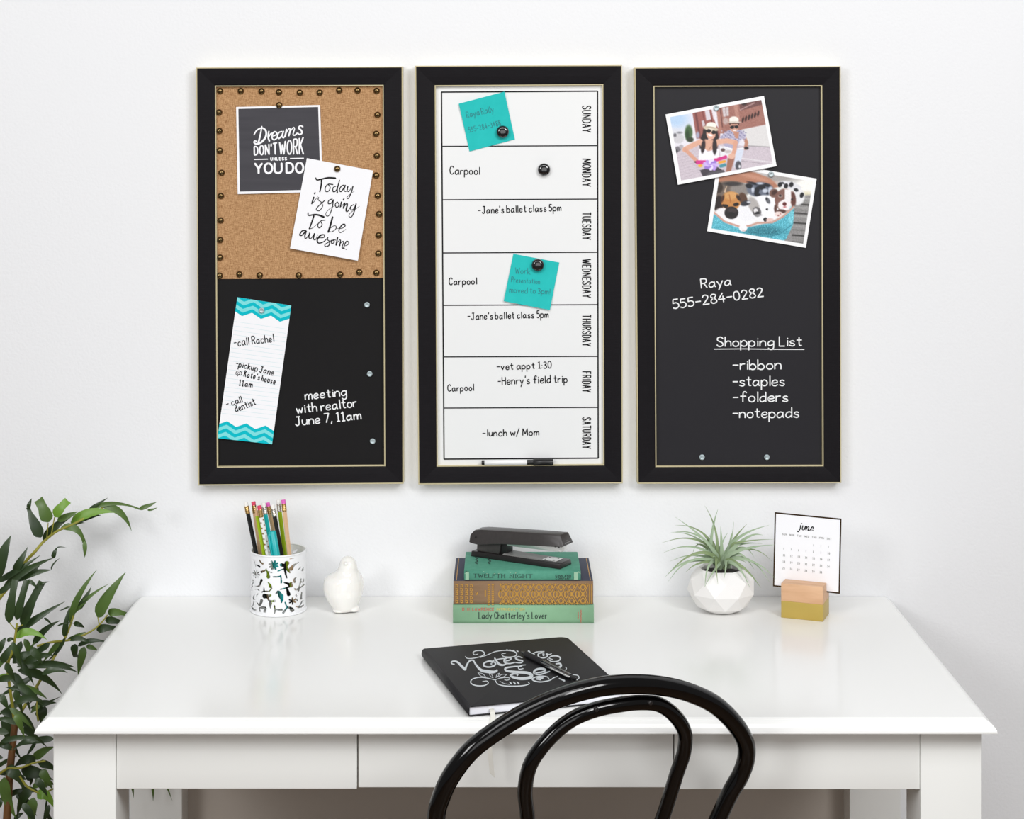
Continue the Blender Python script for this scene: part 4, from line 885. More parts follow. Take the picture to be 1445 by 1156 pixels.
# ------------------------------------------------------------------ books
def book(x0, x1, y0, dep, z0, z1, label, cover, spine, pages='page_edges', round_=0.002, board=0.002):
    t = thing('book', ((x0 + x1) / 2, y0 + dep / 2, z0), label, 'book', 'old books stacked on the desk')
    mb = MB(); mb.box(x0, x1, y0 + 0.003, y0 + dep, z0, z0 + board); mb.build('back_cover', cover, t, bevel=0.0006)
    mb = MB(); mb.box(x0, x1, y0 + 0.003, y0 + dep, z1 - board, z1); mb.build('front_cover', cover, t, bevel=0.0006)
    mb = MB()                           # rounded spine
    ys = [(y0 + 0.004, z0), (y0 + 0.0012, z0 + 0.0008), (y0 + 0.0002, z0 + (z1 - z0) * .2), (y0, (z0 + z1) / 2), (y0 + 0.0002, z0 + (z1 - z0) * .8), (y0 + 0.0012, z1 - 0.0008), (y0 + 0.004, z1)]
    n = len(ys); inner = [(y + 0.0018, min(max(z, z0 + 0.001), z1 - 0.001)) for y, z in ys]
    vs = [(x, y, z) for x in (x0, x1) for y, z in ys] + [(x, y, z) for x in (x0, x1) for y, z in inner]
    mb.add(vs, [(i, n + i, n + i + 1, i + 1) for i in range(n - 1)] + [(2 * n + i, 2 * n + i + 1, 3 * n + i + 1, 3 * n + i) for i in range(n - 1)]
           + [(i, i + 1, 2 * n + i + 1, 2 * n + i) for i in range(n - 1)] + [(n + i, 3 * n + i, 3 * n + i + 1, n + i + 1) for i in range(n - 1)], 0, True)
    mb.build('spine', spine, t)
    mb = MB(); mb.box(x0 + 0.003, x1 - 0.003, y0 + 0.006, y0 + dep - 0.003, z0 + board, z1 - board); mb.build('pages', pages, t)
    return t
YBK = -0.1445
Z1, Z2, Z3 = DESK + 0.0268, DESK + 0.0268 + 0.0340, DESK + 0.0608 + 0.0146
k1 = book(-0.0857, 0.1174, YBK, 0.138, DESK, Z1, 'mint green hardback with red and black spine lettering, bottom of the stack', 'book_mint', 'book_mint', board=0.0025)
k2 = book(-0.0850, 0.1165, YBK + 0.0005, 0.136, Z1 + 0.0002, Z2, 'thick navy hardback with a tan and gold ornamented spine, middle of the stack', 'book_navy', 'book_tan')
k3 = book(-0.0697, 0.0985, YBK + 0.0022, 0.113, Z2 + 0.0002, Z3, 'thin worn teal hardback on top of the stack, under the stapler', 'book_teal', 'book_teal')
zf = lambda x, y: (640 + x / 7.225, 800 + y / 7.225)
m1, m2, m3 = flatmap(YBK), flatmap(YBK + 0.0005), flatmap(YBK + 0.0022)
def zwrite(mb, text, m, x0, x1, y, h, pen, ang=0, **kw):
    a, b = zf(x0, y); write(mb, text, m, a, b, (x1 - x0) / 7.225, h / 7.225, ang, pen=pen, off=0.0003, **kw)
mb = MB(); zwrite(mb, 'TWELFTH', m3, 205, 520, 110, 38, 0.75, -0.4, serif=True, nib=R(0), contrast=0.5, gap=2.6); zwrite(mb, 'NIGHT', m3, 575, 800, 113, 36, 0.75, serif=True, nib=R(0), contrast=0.5, gap=2.6); mb.build('spine_lettering', 'ink_dark', k3, fixn=False)
mb = MB(); zwrite(mb, 'GINN AND', m3, 1040, 1197, 103, 20, 0.5, gap=2.4); zwrite(mb, 'COMPANY', m3, 1042, 1195, 128, 18, 0.5, gap=2.4); mb.build('spine_lettering', 'ink_dark', k3, fixn=False)
for x0, x1 in ((122, 158), (1228, 1268)):
    mb = MB(); a = zf(x0, 56); b = zf(x1, 132); mb.add([m3(a[0], a[1], .0002), m3(b[0], a[1], .0002), m3(b[0], b[1], .0002), m3(a[0], b[1], .0002)], [(0, 3, 2, 1)]); tag(mb.build('paper_label', 'book_teal_worn', k3, fixn=False), 'pale label', None)
mb = MB()
for i in range(26):
    a = zf(rng.choice([rng.uniform(110, 135), rng.uniform(560, 640), rng.uniform(1262, 1290), rng.uniform(300, 660)]), rng.uniform(46, 70)); w_ = rng.uniform(.6, 2.2); mb.add([m3(a[0], a[1], .00022), m3(a[0] + w_, a[1] - .2, .00022), m3(a[0] + w_ * .8, a[1] + .9, .00022), m3(a[0] + .2, a[1] + .7, .00022)], [(0, 3, 2, 1)])
tag(mb.build('wear_specks', 'book_teal_worn', k3, fixn=False), 'pale worn specks', None)['kind'] = 'stuff'
mb = MB()
def zr(pts, pen, m=m2): ribbon(mb, [zf(*p) for p in pts], m, pen, off=0.0003)
for i in range(8):                      # interlaced ornament on the tan spine
    x = 478 + i * 112
    zr(crom([(x, 185), (x + 28, 235), (x + 56, 278), (x + 84, 235), (x + 112, 185)]), 1.1); zr(crom([(x, 372), (x + 28, 322), (x + 56, 278), (x + 84, 322), (x + 112, 372)]), 1.1)
    zr(crom([(x + 56, 180), (x + 34, 205), (x + 56, 240), (x + 78, 205), (x + 56, 180)]), 1.2); zr(crom([(x + 56, 376), (x + 34, 350), (x + 56, 318), (x + 78, 350), (x + 56, 376)]), 1.2)
    zr(crom([(x, 240), (x + 18, 278), (x, 318), (x - 18, 278), (x, 240)]), 1.5); zr([(x + 56, 262), (x + 56, 296)], 2.2); zr([(x + 28, 190), (x + 28, 215)], 1.6); zr([(x + 84, 190), (x + 84, 215)], 1.6); zr([(x + 28, 342), (x + 28, 368)], 1.6); zr([(x + 84, 342), (x + 84, 368)], 1.6)
    for q in (0, 28, 56, 84): zr([(x + q, 172), (x + q + 14, 182), (x + q + 28, 172)], 0.9); zr([(x + q, 384), (x + q + 14, 374), (x + q + 28, 384)], 0.9)
    zr(crom([(x + 28, 240), (x + 14, 278), (x + 28, 318)]), 0.9); zr(crom([(x + 84, 240), (x + 98, 278), (x + 84, 318)]), 0.9)
    zr([(x - 10, 180), (x + 10, 180)], 1.4); zr([(x - 10, 375), (x + 10, 375)], 1.4); zr([(x + 20, 278), (x + 36, 278)], 1.4)
for y in range(180, 380, 22):
    zr(crom([(350, y), (358, y + 9), (366, y)]), 1.5); zr(crom([(392, y), (400, y + 9), (408, y)]), 1.5)
for y in range(180, 372, 40):
    for x in (20, 70, 120, 168): zr(crom([(x, y), (x + 22, y + 6), (x + 20, y + 26), (x + 4, y + 22), (x + 8, y + 12)]), 1.1)
    zr([(44, y + 4), (44, y + 26)], 1.2); zr([(144, y + 4), (144, y + 26)], 1.2)
zr([(324, 240), (324, 300)], 1.8); zr(crom([(226, 262), (236, 285), (246, 262)]), 1.3)
for x in (1384, 1404): zr([(x, 178), (x, 376)], 0.8)
mb.build('gilt_ornament', 'book_gold', k2, fixn=False)
mb = MB()
for x0, x1 in ((-0.0815, -0.0803), (0.1122, 0.1134)):
    mb = MB(); mb.box(x0, x1, YBK + 0.006, YBK + 0.132, Z2, Z2 + 0.00012)
    mb.build('gilt_border', 'book_gold', k2)
mb = MB(); zwrite(mb, 'D. H. LAWRENCE', m1, 90, 410, 447, 28, 0.7, gap=2.2); mb.build('spine_lettering', 'ink_red', k1, fixn=False)
mb = MB(); zwrite(mb, 'INTRODUCTION', m1, 440, 722, 444, 22, 0.7, gap=2.0); mb.build('spine_lettering', 'ink_yellow', k1, fixn=False)
mb = MB(); zwrite(mb, "Lady Chatterley's Lover", m1, 258, 952, 527, 64, 1.0, nib=R(0), contrast=0.45, gap=1.1, space=3.6); mb.build('spine_lettering', 'ink_dark', k1, fixn=False)
mb = MB(); zr(crom([(1296, 440 + i * 8) if i % 2 else (1304, 440 + i * 8) for i in range(17)]), 0.7, m1); mb.build('spine_lettering', 'ink_red', k1, fixn=False); mb = MB(); zr(crom([(1270, 462 + i * 9) if i % 2 else (1276, 462 + i * 9) for i in range(9)]), 0.6, m1); mb.build('spine_lettering', 'ink_red', k1, fixn=False)
mb = MB(); mt = lambda px, py, off: onz(px, py, Z3 + off)
for x in (672, 690): ribbon(mb, crom([(x - 1.5, 786.5), (x + 2, 788), (x - 1, 790), (x + 2.5, 792), (x - 1.5, 794), (x + 2, 796)]), mt, 0.9)
mb.build('cover_stamp', 'ink_dark', k3, fixn=False)

# ------------------------------------------------------------------ stapler (local: x along it, z up)
s0 = onz(664.3, 785.4, Z3)
yaw = R(-30.6); ux = Vector((math.cos(yaw), math.sin(yaw), 0)); uy = Vector((-math.sin(yaw), math.cos(yaw), 0))
so = s0 + Vector((0, 0, 0.0003)) 
st = thing('stapler', so, 'black desk stapler lying across the top book', 'stapler', rot=yaw)
def lb(name, m, f, bev=0.0008, label=None):
    mb = MB(); f(mb); o = mb.build(name, m, st, local=True, bevel=bev)
    if label: o['label'] = label
    return o
W = 0.035
lb('base', 'stapler_dark', lambda m: m.hexa([(0, 0, 0), (.152, 0, 0), (.152, W, 0), (0, W, 0), (0.0005, .001, .0078), (.151, .001, .0078), (.151, W - .001, .0078), (0.0005, W - .001, .0078)]))
lb('base_plate', 'stapler_grey', lambda m: m.hexa([(.052, .004, .0078), (.118, .004, .0078), (.118, W - .004, .0078), (.052, W - .004, .0078), (.054, .005, .0098), (.116, .005, .0084), (.116, W - .005, .0084), (.054, W - .005, .0098)]), .0003, 'grey metal plate')
def anv(m):
    m.box(.118, .141, .007, W - .007, .0078, .0088)
o = lb('anvil', 'steel', anv, .0003, 'shiny steel anvil')
mb = MB()
for x, y in ((.122, .010), (.122, .024), (.136, .010), (.136, .024)): mb.box(x - .0012, x + .0012, y - .001, y + .001, .0088, .0091)
o2 = mb.build('anvil_slot', 'plastic_black', o, local=True)
lb('rear_bracket', 'stapler_black', lambda m: m.hexa([(.008, .004, .0078), (.046, .004, .0078), (.046, W - .004, .0078), (.008, W - .004, .0078), (.008, .005, .026), (.050, .005, .026), (.050, W - .005, .026), (.008, W - .005, .026)]), .001)
lb('spring_block', 'plastic_black', lambda m: m.hexa([(.044, .008, .0078), (.057, .008, .0078), (.057, W - .008, .0078), (.044, W - .008, .0078), (.044, .008, .024), (.057, .008, .0235), (.057, W - .008, .0235), (.044, W - .008, .024)]), .0005)
lb('staple_rail', 'steel', lambda m: m.hexa([(.050, .009, .0205), (.149, .009, .0225), (.149, W - .009, .0225), (.050, W - .009, .0205), (.050, .009, .027), (.149, .009, .034), (.149, W - .009, .034), (.050, W - .009, .027)]), .0006, 'bright steel rail')
mb = MB()
for x in (.139, .145): mb.box(x - .001, x + .001, .0085, .0092, .0285, .031)
mb.build('rail_hole', 'plastic_black', st, local=True)
def arm(m):
    secs = [(-.003, .0205, .0310, .003), (.003, .0192, .0380, .0055), (.014, .0185, .0400, .0055), (.050, .0240, .0425, .0055), (.110, .0290, .0462, .0055), (.149, .0318, .0480, .0055), (.1555, .0325, .0350, .004)]
    vs = []
    for x, zb, zt, ins in secs:
        vs += [(x, -.0005, zb), (x, W + .0005, zb), (x, W - ins, zt), (x, ins, zt)]
    n = len(secs)
    m.add(vs, [(i * 4 + k, i * 4 + (k + 1) % 4, i * 4 + 4 + (k + 1) % 4, i * 4 + 4 + k) for i in range(n - 1) for k in range(4)] + [(3, 2, 1, 0), tuple(range(4 * n - 4, 4 * n))])
lb('arm', 'stapler_black', arm, .0012)
mb = MB(); cxf = .1530
def fp(a, b): # on the sloped nose
    return Vector((lerp(.1555, .149, b) + .0006, W / 2 + a * .012, lerp(.034, .0465, b)))
for k in range(6):
    a0 = k * math.pi / 3; mb.add([fp(.0 + .05 * math.cos(a0 + 1.57), .62 + .05 * math.sin(a0 + 1.57)), fp(.28 * math.cos(a0 - .2), .62 + .28 * math.sin(a0 - .2)), fp(.34 * math.cos(a0), .62 + .34 * math.sin(a0)), fp(.28 * math.cos(a0 + .2), .62 + .28 * math.sin(a0 + .2))], [(0, 1, 2, 3)])
mb.add([fp(-.75, .12), fp(.75, .12), fp(.75, .2), fp(-.75, .2)], [(0, 1, 2, 3)])
mb.build('maker_emblem', 'stapler_grey', st, local=True)
mb = MB(); mb.lathe((.008, -0.0002, .030), [(.0011, -0.0008), (.0011, .0004), (0, .0004)], 12, axis='y'); mb.build('pivot_pin', 'plastic_black', st, local=True)

# ------------------------------------------------------------------ notebook
na = onz(660, 997, DESK + 0.0132); rz = R(16.0)
nb = thing('notebook', (na.x, na.y, DESK), 'black leatherette notebook with silver script lettering, lying at the front of the desk', 'notebook', rot=rz)
NW, ND, NH = 0.205, 0.243, 0.0132
def rrect(x0, x1, y0, y1, r, left=0.001):
    pts = []
    for cx, cy, a0, rr in ((x1 - r, y0 + r, -90, r), (x1 - r, y1 - r, 0, r), (x0 + left, y1 - left, 90, left), (x0 + left, y0 + left, 180, left)):
        for k in range(7): a = R(a0 + 15 * k); pts.append((cx + rr * math.cos(a), cy + rr * math.sin(a)))
    return pts
def slab(mb, pts, z0, z1):
    n = len(pts); mb.add([(x, y, z0) for x, y in pts] + [(x, y, z1) for x, y in pts], [tuple(range(n))[::-1], tuple(range(n, 2 * n))] + [(k, (k + 1) % n, n + (k + 1) % n, n + k) for k in range(n)])
for nm, a, b in (('back_cover', 0.0003, 0.0018), ('front_cover', NH - 0.0017, NH)):
    mb = MB(); slab(mb, rrect(0.004, NW, 0, ND, 0.012, 0.0005), a, b); mb.build(nm, 'leatherette', nb, local=True, bevel=0.0005)
mb = MB(); sp = [(0.006 - 0.0062 * math.sin(math.pi * k / 12) ** 0.7, 0.0003 + (NH - 0.0003) * (0.5 - 0.5 * math.cos(math.pi * k / 12))) for k in range(13)]
n = len(sp); mb.add([(x, 0, z) for x, z in sp] + [(x, ND, z) for x, z in sp] + [(x + .0014, 0, min(max(z, .0012), NH - .0012)) for x, z in sp] + [(x + .0014, ND, min(max(z, .0012), NH - .0012)) for x, z in sp],
       [(i, n + i, n + i + 1, i + 1) for i in range(n - 1)] + [(2 * n + i, 2 * n + i + 1, 3 * n + i + 1, 3 * n + i) for i in range(n - 1)] + [(i, i + 1, 2 * n + i + 1, 2 * n + i) for i in range(n - 1)] + [(n + i, 3 * n + i, 3 * n + i + 1, n + i + 1) for i in range(n - 1)], 0, True)
mb.build('spine', 'leatherette', nb, local=True)
mb = MB(); slab(mb, rrect(0.003, NW - 0.003, 0.0025, ND - 0.0025, 0.010, 0.0004), 0.0018, NH - 0.0017); tag(mb.build('pages', 'page_white', nb, local=True), 'white page block', None)
zn = lambda p: (620 + p[0] / 6.568, 890 + p[1] / 6.568)
nm_ = lambda px, py, off: onz(px, py, DESK + NH + off)
mb = MB()
def ns(pts, w0, w1=None, peak=None, k=7):
    pp = crom([zn(p) for p in pts], k); n = len(pp); w1 = w0 if w1 is None else w1
    wd = [(lerp(w0, w1, i / (n - 1)) if peak is None else lerp(w0, peak, 1 - abs(2 * i / (n - 1) - 1))) * 1.22 / 6.568 for i in range(n)]
    ribbon(mb, pp, nm_, 1, off=0.0002, widths=wd)
ns([(140, 312), (118, 308), (112, 292), (140, 284), (172, 296), (205, 330), (242, 362)], 7, 20); ns([(240, 364), (252, 325), (272, 290), (292, 276), (322, 276)], 14, 10); ns([(315, 276), (345, 325), (390, 368), (450, 380), (500, 384), (530, 374), (534, 362)], 10, 6, 26)
ns([(505, 288), (460, 284), (418, 300), (412, 325), (450, 338), (500, 330), (522, 308), (508, 290)], 12); ns([(500, 296), (478, 306), (490, 322)], 6)
ns([(512, 254), (532, 285), (556, 312), (586, 320), (618, 312)], 10, 6, 18); ns([(500, 276), (555, 264), (604, 258)], 8)
ns([(608, 284), (650, 274), (664, 258), (636, 250), (604, 266), (606, 296), (648, 306), (700, 296)], 8, 5, 14); ns([(768, 252), (735, 242), (706, 254), (730, 272), (770, 280), (756, 298), (706, 296)], 8, 5, 13)
ns([(240, 240), (262, 258), (320, 256), (395, 236), (418, 210), (388, 186), (340, 188), (312, 204), (326, 224), (358, 218)], 5, 5, 9); ns([(380, 250), (445, 225), (515, 196), (600, 184), (682, 190), (716, 214), (700, 238), (645, 246), (592, 238), (580, 216), (616, 210)], 5, 5, 9)
for x, y in ((622, 176), (650, 178), (680, 182), (716, 187)): ns([(x, y), (x + 14, y + 7)], 6, 10)
ns([(800, 318), (765, 322), (735, 338), (742, 358), (778, 352)], 6, 6, 10); ns([(765, 330), (690, 334), (615, 348), (622, 372), (700, 384), (800, 390), (852, 410), (838, 436), (760, 446), (690, 434), (660, 416), (690, 400), (726, 406), (720, 420)], 8, 6, 26)
ns([(884, 394), (950, 384), (984, 366), (948, 352), (890, 366), (878, 394), (930, 408), (1024, 378)], 9, 6, 17); ns([(1075, 336), (1100, 344), (1126, 330), (1118, 306), (1080, 308)], 10, 10, 16); ns([(1170, 340), (1178, 352), (1168, 366)], 6)
ns([(826, 190), (846, 210), (884, 218)], 18, 6); ns([(870, 210), (905, 198), (972, 194)], 7); ns([(985, 214), (945, 206), (916, 220), (926, 246), (972, 252), (1002, 236), (988, 214), (960, 222), (968, 234)], 10); ns([(1040, 212), (1020, 222), (996, 214)], 7)
ns([(1000, 262), (1040, 286), (1096, 284), (1122, 258), (1092, 236), (1040, 238), (1018, 256), (1050, 268)], 6, 6, 12)
ns([(400, 472), (440, 468), (452, 488), (414, 510), (340, 510), (292, 486), (304, 452), (366, 434), (440, 440), (512, 458)], 5, 5, 9)
for a, b, c, d2 in ((356, 392, 430, 430), (462, 394, 498, 440), (524, 436, 556, 394), (546, 430, 624, 408)):
    mx, my = (a + c) / 2, (b + d2) / 2; nx, ny = -(d2 - b) * .16, (c - a) * .16
    ns([(a, b), (mx + nx, my + ny), (c, d2)], 4); ns([(a, b), (mx - nx, my - ny), (c, d2)], 4)
ns([(514, 452), (540, 494), (600, 512), (690, 516), (780, 510), (832, 494), (822, 476)], 6, 6, 9); ns([(520, 456), (570, 440), (630, 436), (654, 446), (630, 460), (604, 456)], 5)
for x in (650, 686, 720): ns([(x, 476), (x + 18, 494)], 7, 12)
ns([(960, 440), (920, 438), (900, 448), (940, 456)], 14, 10); ns([(1016, 446), (990, 426), (920, 424), (862, 446), (880, 466), (940, 476), (1020, 462), (1060, 438), (1096, 424)], 6, 6, 10); ns([(1234, 408), (1282, 416), (1294, 438), (1274, 458)], 6, 8)
ns([(1110, 444), (1140, 456), (1160, 466)], 8, 14); ns([(560, 470), (600, 490), (650, 500)], 4)
tag(mb.build('cover_lettering', 'silver_foil', nb, fixn=False), 'silver script lettering with flourishes', None)
# ribbon marker: out of the pages, over the desk edge and down
rb = [Vector(p) for p in ((0.030, 0.02, 0.0072), (0.030, -0.001, 0.0070), (0.030, -0.0045, 0.0040))]
Mn = M4[nb.name]; rw = [Mn @ p for p in rb]
xr = at(690, 1030, -0.557).x
rw += [Vector((rw[-1].x, YF - 0.006, DESK - 0.0015)), Vector((xr - .0005, YF - 0.0145, DESK - 0.010)), Vector((xr, YF - 0.0158, DESK - 0.022)), Vector((xr + .002, YF - 0.0150, DESK - 0.045)), Vector((xr + .0042, YF - 0.0145, DESK - 0.068))]
rw = [Vector(p) for p in crom(rw, 4)]
mb = MB(); vs = []; 
for i, p in enumerate(rw): vs += [p + Vector((-.0028, 0, 0.0)), p + Vector((.0028, 0, 0.0)), p + Vector((.0028, .0004, -.0004)), p + Vector((-.0028, .0004, -.0004))]
vs[-4].z += .006; vs[-1].z += .006
n = len(rw); mb.add(vs, [(i * 4 + k, i * 4 + (k + 1) % 4, i * 4 + 4 + (k + 1) % 4, i * 4 + 4 + k) for i in range(n - 1) for k in range(4)] + [(0, 3, 2, 1), tuple(range(4 * n - 4, 4 * n))]); tag(mb.build('ribbon_marker', 'ribbon', nb), 'off-white ribbon marker', None)
# pen on the notebook
zp = DESK + NH; A = onz(*zn((760, 196)), zp + 0.004); B = onz(*zn((1262, 452)), zp + 0.004); d = (B - A); L = d.length; d.normalize()
t = thing('ballpoint_pen', A.lerp(B, .5) - Vector((0, 0, .004)), 'black retractable pen lying diagonally on the notebook', 'pen')
P = lambda s: A + d * (s * L)
mb = MB(); mb.tube([P(0.0), P(0.015), P(0.08)], [0.0008, 0.0014, 0.0032], 14); mb.build('tip', 'plastic_black', t)
mb = MB(); mb.tube([P(0.08), P(0.10), P(0.38), P(0.40)], [0.0034, 0.0041, 0.0041, 0.0037], 18); mb.build('grip', 'leatherette', t)
mb = MB(); mb.tube([P(0.40), P(0.42), P(0.90), P(0.92)], [0.0036, 0.0040, 0.0038, 0.0034], 18); mb.build('barrel', 'magnet_black', t)
mb = MB(); mb.tube([P(0.92), P(0.985), P(1.0)], [0.0026, 0.0026, 0.0016], 12); mb.build('button', 'plastic_black', t)
sdw = d.cross(Vector((0, 0, 1))).normalized()
mb = MB(); mb.tube([P(0.93) + sdw * .003 + Vector((0, 0, .001)), P(0.91) + sdw * .0052 + Vector((0, 0, .0016)), P(0.62) + sdw * .0050 + Vector((0, 0, .0012)), P(0.60) + sdw * .0042 + Vector((0, 0, .0008))], 0.0010, 8); mb.build('clip', 'steel', t)

# ------------------------------------------------------------------ faceted pot with a spiky air plant
pc = onz(1018, 862, DESK); psx = (DIST + pc.y) / FPX
pp = thing('potted_air_plant', pc, 'spiky grey-green air plant in a white faceted pot, right of the books', 'plant')
mb = MB(); NF = 9; pr = [(0.022, 0.0004, 0), (0.0375, 0.0085, .5), (0.0505, 0.030, 0), (0.0475, 0.049, .5), (0.036, 0.0625, 0), (0.0335, 0.0640, 0), (0.031, 0.0615, 0), (0.031, 0.046, 0)]
vs = []
for r_, h_, o_ in pr: vs += [(pc.x + r_ * math.cos(2 * math.pi * (k + o_ + .3) / NF), pc.y + r_ * math.sin(2 * math.pi * (k + o_ + .3) / NF), DESK + h_) for k in range(NF)]
fs = []
for i in range(len(pr) - 1):
    s_ = pr[i + 1][2] - pr[i][2]
    for k in range(NF):
        k2 = (k + 1) % NF; a, b, c, d2 = i * NF + k, i * NF + k2, (i + 1) * NF + k, (i + 1) * NF + k2
        if s_ > 0: fs += [(a, b, c), (b, d2, c)]
        elif s_ < 0: fs += [(a, b, d2), (a, d2, c)]
        else: fs += [(a, b, d2, c)]
mb.add(vs, fs + [tuple(range(NF))[::-1], tuple(range(len(vs) - NF, len(vs)))]); mb.build('pot', 'pot_matte', pp)
mb = MB(); mb.lathe((pc.x, pc.y, DESK + 0.0462), [(0.0302, 0), (0.0302, 0.010), (0.02, 0.013), (0, 0.014)], 24); mb.build('soil', 'soil', pp)
def blade(mb, pts, wid, n=12, mi=0, fold=0.35, taper=1.0, tw=0.0, blunt=0.0, face=None):
    """a folded leaf along a quadratic or longer path of world points"""
    if len(pts) == 3:
        a, b, c = pts; path = [a * (1 - t) ** 2 + b * 2 * t * (1 - t) + c * t * t for t in [i / n for i in range(n + 1)]]
    else:
        path = [Vector(p) for p in crom(pts, max(3, n // (len(pts) - 1)))]
    n = len(path) - 1; vs = []
    for i, p in enumerate(path):
        t = i / n; d = (path[min(i + 1, n)] - path[max(i - 1, 0)]).normalized()
        v = face or Vector((0.1, -1, 0.35)); s = d.cross(v)
        s = s.normalized() if s.length > 1e-4 else Vector((1, 0, 0)); nn = s.cross(d).normalized()
        a = tw * t; s, nn = s * math.cos(a) + nn * math.sin(a), nn * math.cos(a) - s * math.sin(a)
        yield_w = wid * profile(t, taper, blunt)
        vs += [p - s * yield_w / 2 + nn * yield_w * fold * .5, p, p + s * yield_w / 2 + nn * yield_w * fold * .5]
    mb.add(vs, [(i * 3 + k, i * 3 + k + 1, i * 3 + 4 + k, i * 3 + 3 + k) for i in range(n) for k in (0, 1)], mi, True)
def profile(t, taper, blunt):
    if taper == 0: return max(0.03, (1 - t) ** 0.85 * (1 - .15 * t))            # spiky: widest at its base
    base = min(1.0, (t / 0.16) ** 0.6) if t > 0 else 0.12
    tip = 1.0 if t < 0.35 else max(blunt, 1 - ((t - 0.35) / 0.65) ** 1.5)
    return max(0.03, max(base, .12) * tip)
za = lambda p: (930 + p[0] / 8.5, 710 + p[1] / 8.5)
AL = [((700, 650), (590, 430), (190, 165), 60, 0), ((680, 560), (520, 250), (195, 265), 40, .02), ((660, 560), (450, 290), (140, 355), 40, .02), ((650, 560), (400, 340), (165, 350), 34, .015), ((660, 580), (430, 330), (40, 475), 42, .01), ((660, 640), (400, 430), (55, 595), 44, 0),
      ((690, 690), (420, 560), (130, 700), 40, 0), ((660, 640), (420, 480), (80, 880), 56, -.02), ((680, 700), (340, 580), (110, 940), 50, -.03), ((670, 700), (300, 620), (75, 885), 60, -.025), ((680, 710), (450, 680), (320, 830), 46, -.03), ((680, 690), (560, 690), (550, 1010), 56, -.04), ((740, 720), (650, 800), (545, 1010), 44, -.045),
      ((690, 660), (670, 700), (705, 970), 46, -.045), ((790, 690), (815, 720), (780, 910), 48, -.045), ((820, 710), (960, 700), (1090, 1015), 60, -.04), ((830, 690), (1020, 720), (1220, 1015), 64, -.035), ((860, 680), (1130, 620), (1400, 910), 46, -.03), ((880, 660), (1130, 600), (1325, 950), 44, -.025),
      ((900, 600), (1150, 470), (1355, 700), 30, -.015), ((820, 640), (1000, 520), (1395, 500), 60, -.022), ((900, 520), (1050, 460), (1240, 490), 36, -.01), ((880, 500), (1020, 440), (1385, 435), 34, -.02), ((860, 500), (1000, 340), (1320, 265), 54, .0), ((800, 640), (1080, 320), (1245, 385), 64, -.015), ((780, 640), (880, 420), (1055, 250), 58, .005),
      ((760, 650), (880, 500), (897, 225), 50, 0), ((610, 640), (620, 300), (708, 70), 62, .01), ((700, 520), (690, 250), (548, 30), 40, .015), ((750, 640), (748, 430), (738, 280), 62, 0), ((730, 560), (760, 440), (830, 350), 34, .015), ((640, 600), (440, 380), (400, 620), 30, .02), ((900, 620), (1000, 560), (1150, 810), 44, -.02), ((930, 560), (1060, 480), (1145, 665), 36, -.01),
      ((690, 600), (600, 420), (480, 330), 70, .02), ((840, 560), (860, 440), (870, 360), 60, .02), ((640, 640), (560, 500), (420, 480), 44, .015), ((700, 640), (660, 480), (600, 380), 60, .01), ((850, 680), (960, 660), (1045, 715), 44, -.02), ((700, 650), (620, 600), (420, 650), 46, -.01), ((720, 720), (740, 600), (705, 570), 30, -.02)]
mb = MB()
for i, (a, b, c, wd, dy) in enumerate(AL):
    yb = pc.y - 0.004 + dy * 0.25
    A_, B_, C_ = at(*za(a), yb), at(*za(b), yb + dy * .6), at(*za(c), pc.y + dy)
    root = Vector((pc.x + rng.uniform(-.01, .01), pc.y + rng.uniform(-.006, .006), DESK + 0.052))
    Q = [A_ * (1 - t) ** 2 + B_ * 2 * t * (1 - t) + C_ * t * t for t in (0, .25, .5, .75, 1)]
    blade(mb, [root.lerp(A_, .5)] + Q, wd / 8.5 * psx * 1.12, 15, i % 3 == 1, .5, 0)
mb.build('foliage', ['air_leaf_pale', 'air_leaf'], pp, fixn=False)

# ------------------------------------------------------------------ wooden block with the calendar card
ko = onz(1102.2, 871.6, DESK); ky = R(-21.5)
kb = thing('card_holder', ko, 'small slotted wooden block with gold-painted lower half, right of the plant', 'card holder', rot=ky)
BW, BD, BH, SY0, SY1, SZ = 0.0612, 0.046, 0.0500, 0.0272, 0.0298, 0.0385
mb = MB(); mb.box(0, BW, 0, BD, 0, 0.0245); mb.build('painted_base', 'gold_paint', kb, local=True, bevel=0.0006)
mb = MB()
prof = [(0, 0.0245), (BD, 0.0245), (BD, BH - .004), (SY1, BH - .004), (SY1, SZ), (SY0, SZ), (SY0, BH), (0, BH)]
n = len(prof); mb.add([(0, y, z) for y, z in prof] + [(BW, y, z) for y, z in prof], [tuple(range(n)), tuple(range(2 * n - 1, n - 1, -1))] + [(k, n + k, n + (k + 1) % n, (k + 1) % n) for k in range(n)])
mb.build('wooden_top', 'beech', kb, local=True, bevel=0.0006)
Mk = M4[kb.name]; e1 = Vector((math.cos(ky), math.sin(ky), 0)); lean = R(2.0)
Q0 = Mk @ Vector((0, (SY0 + SY1) / 2, SZ)); bk_ = Vector((-math.sin(ky), math.cos(ky), 0)); e2 = Vector((0, 0, 1)) * math.cos(lean) + bk_ * math.sin(lean); nrm = e1.cross(e2)
def cardpt(px, py):
    o_ = Vector((CX, -DIST, ZC)); dd = Vector(((px - 712) / FPX, 1, -(py - 182) / FPX)); k = nrm.dot(Q0 - o_) / nrm.dot(dd); return o_ + dd * k
cq = [cardpt(*p) for p in ((1097.4, 723.2), (1191, 732.4), (1181.8, 837.8), (1086.6, 827.0))]
ww = ((cq[1] - cq[0]).dot(e1) + (cq[2] - cq[3]).dot(e1)) / 2; 
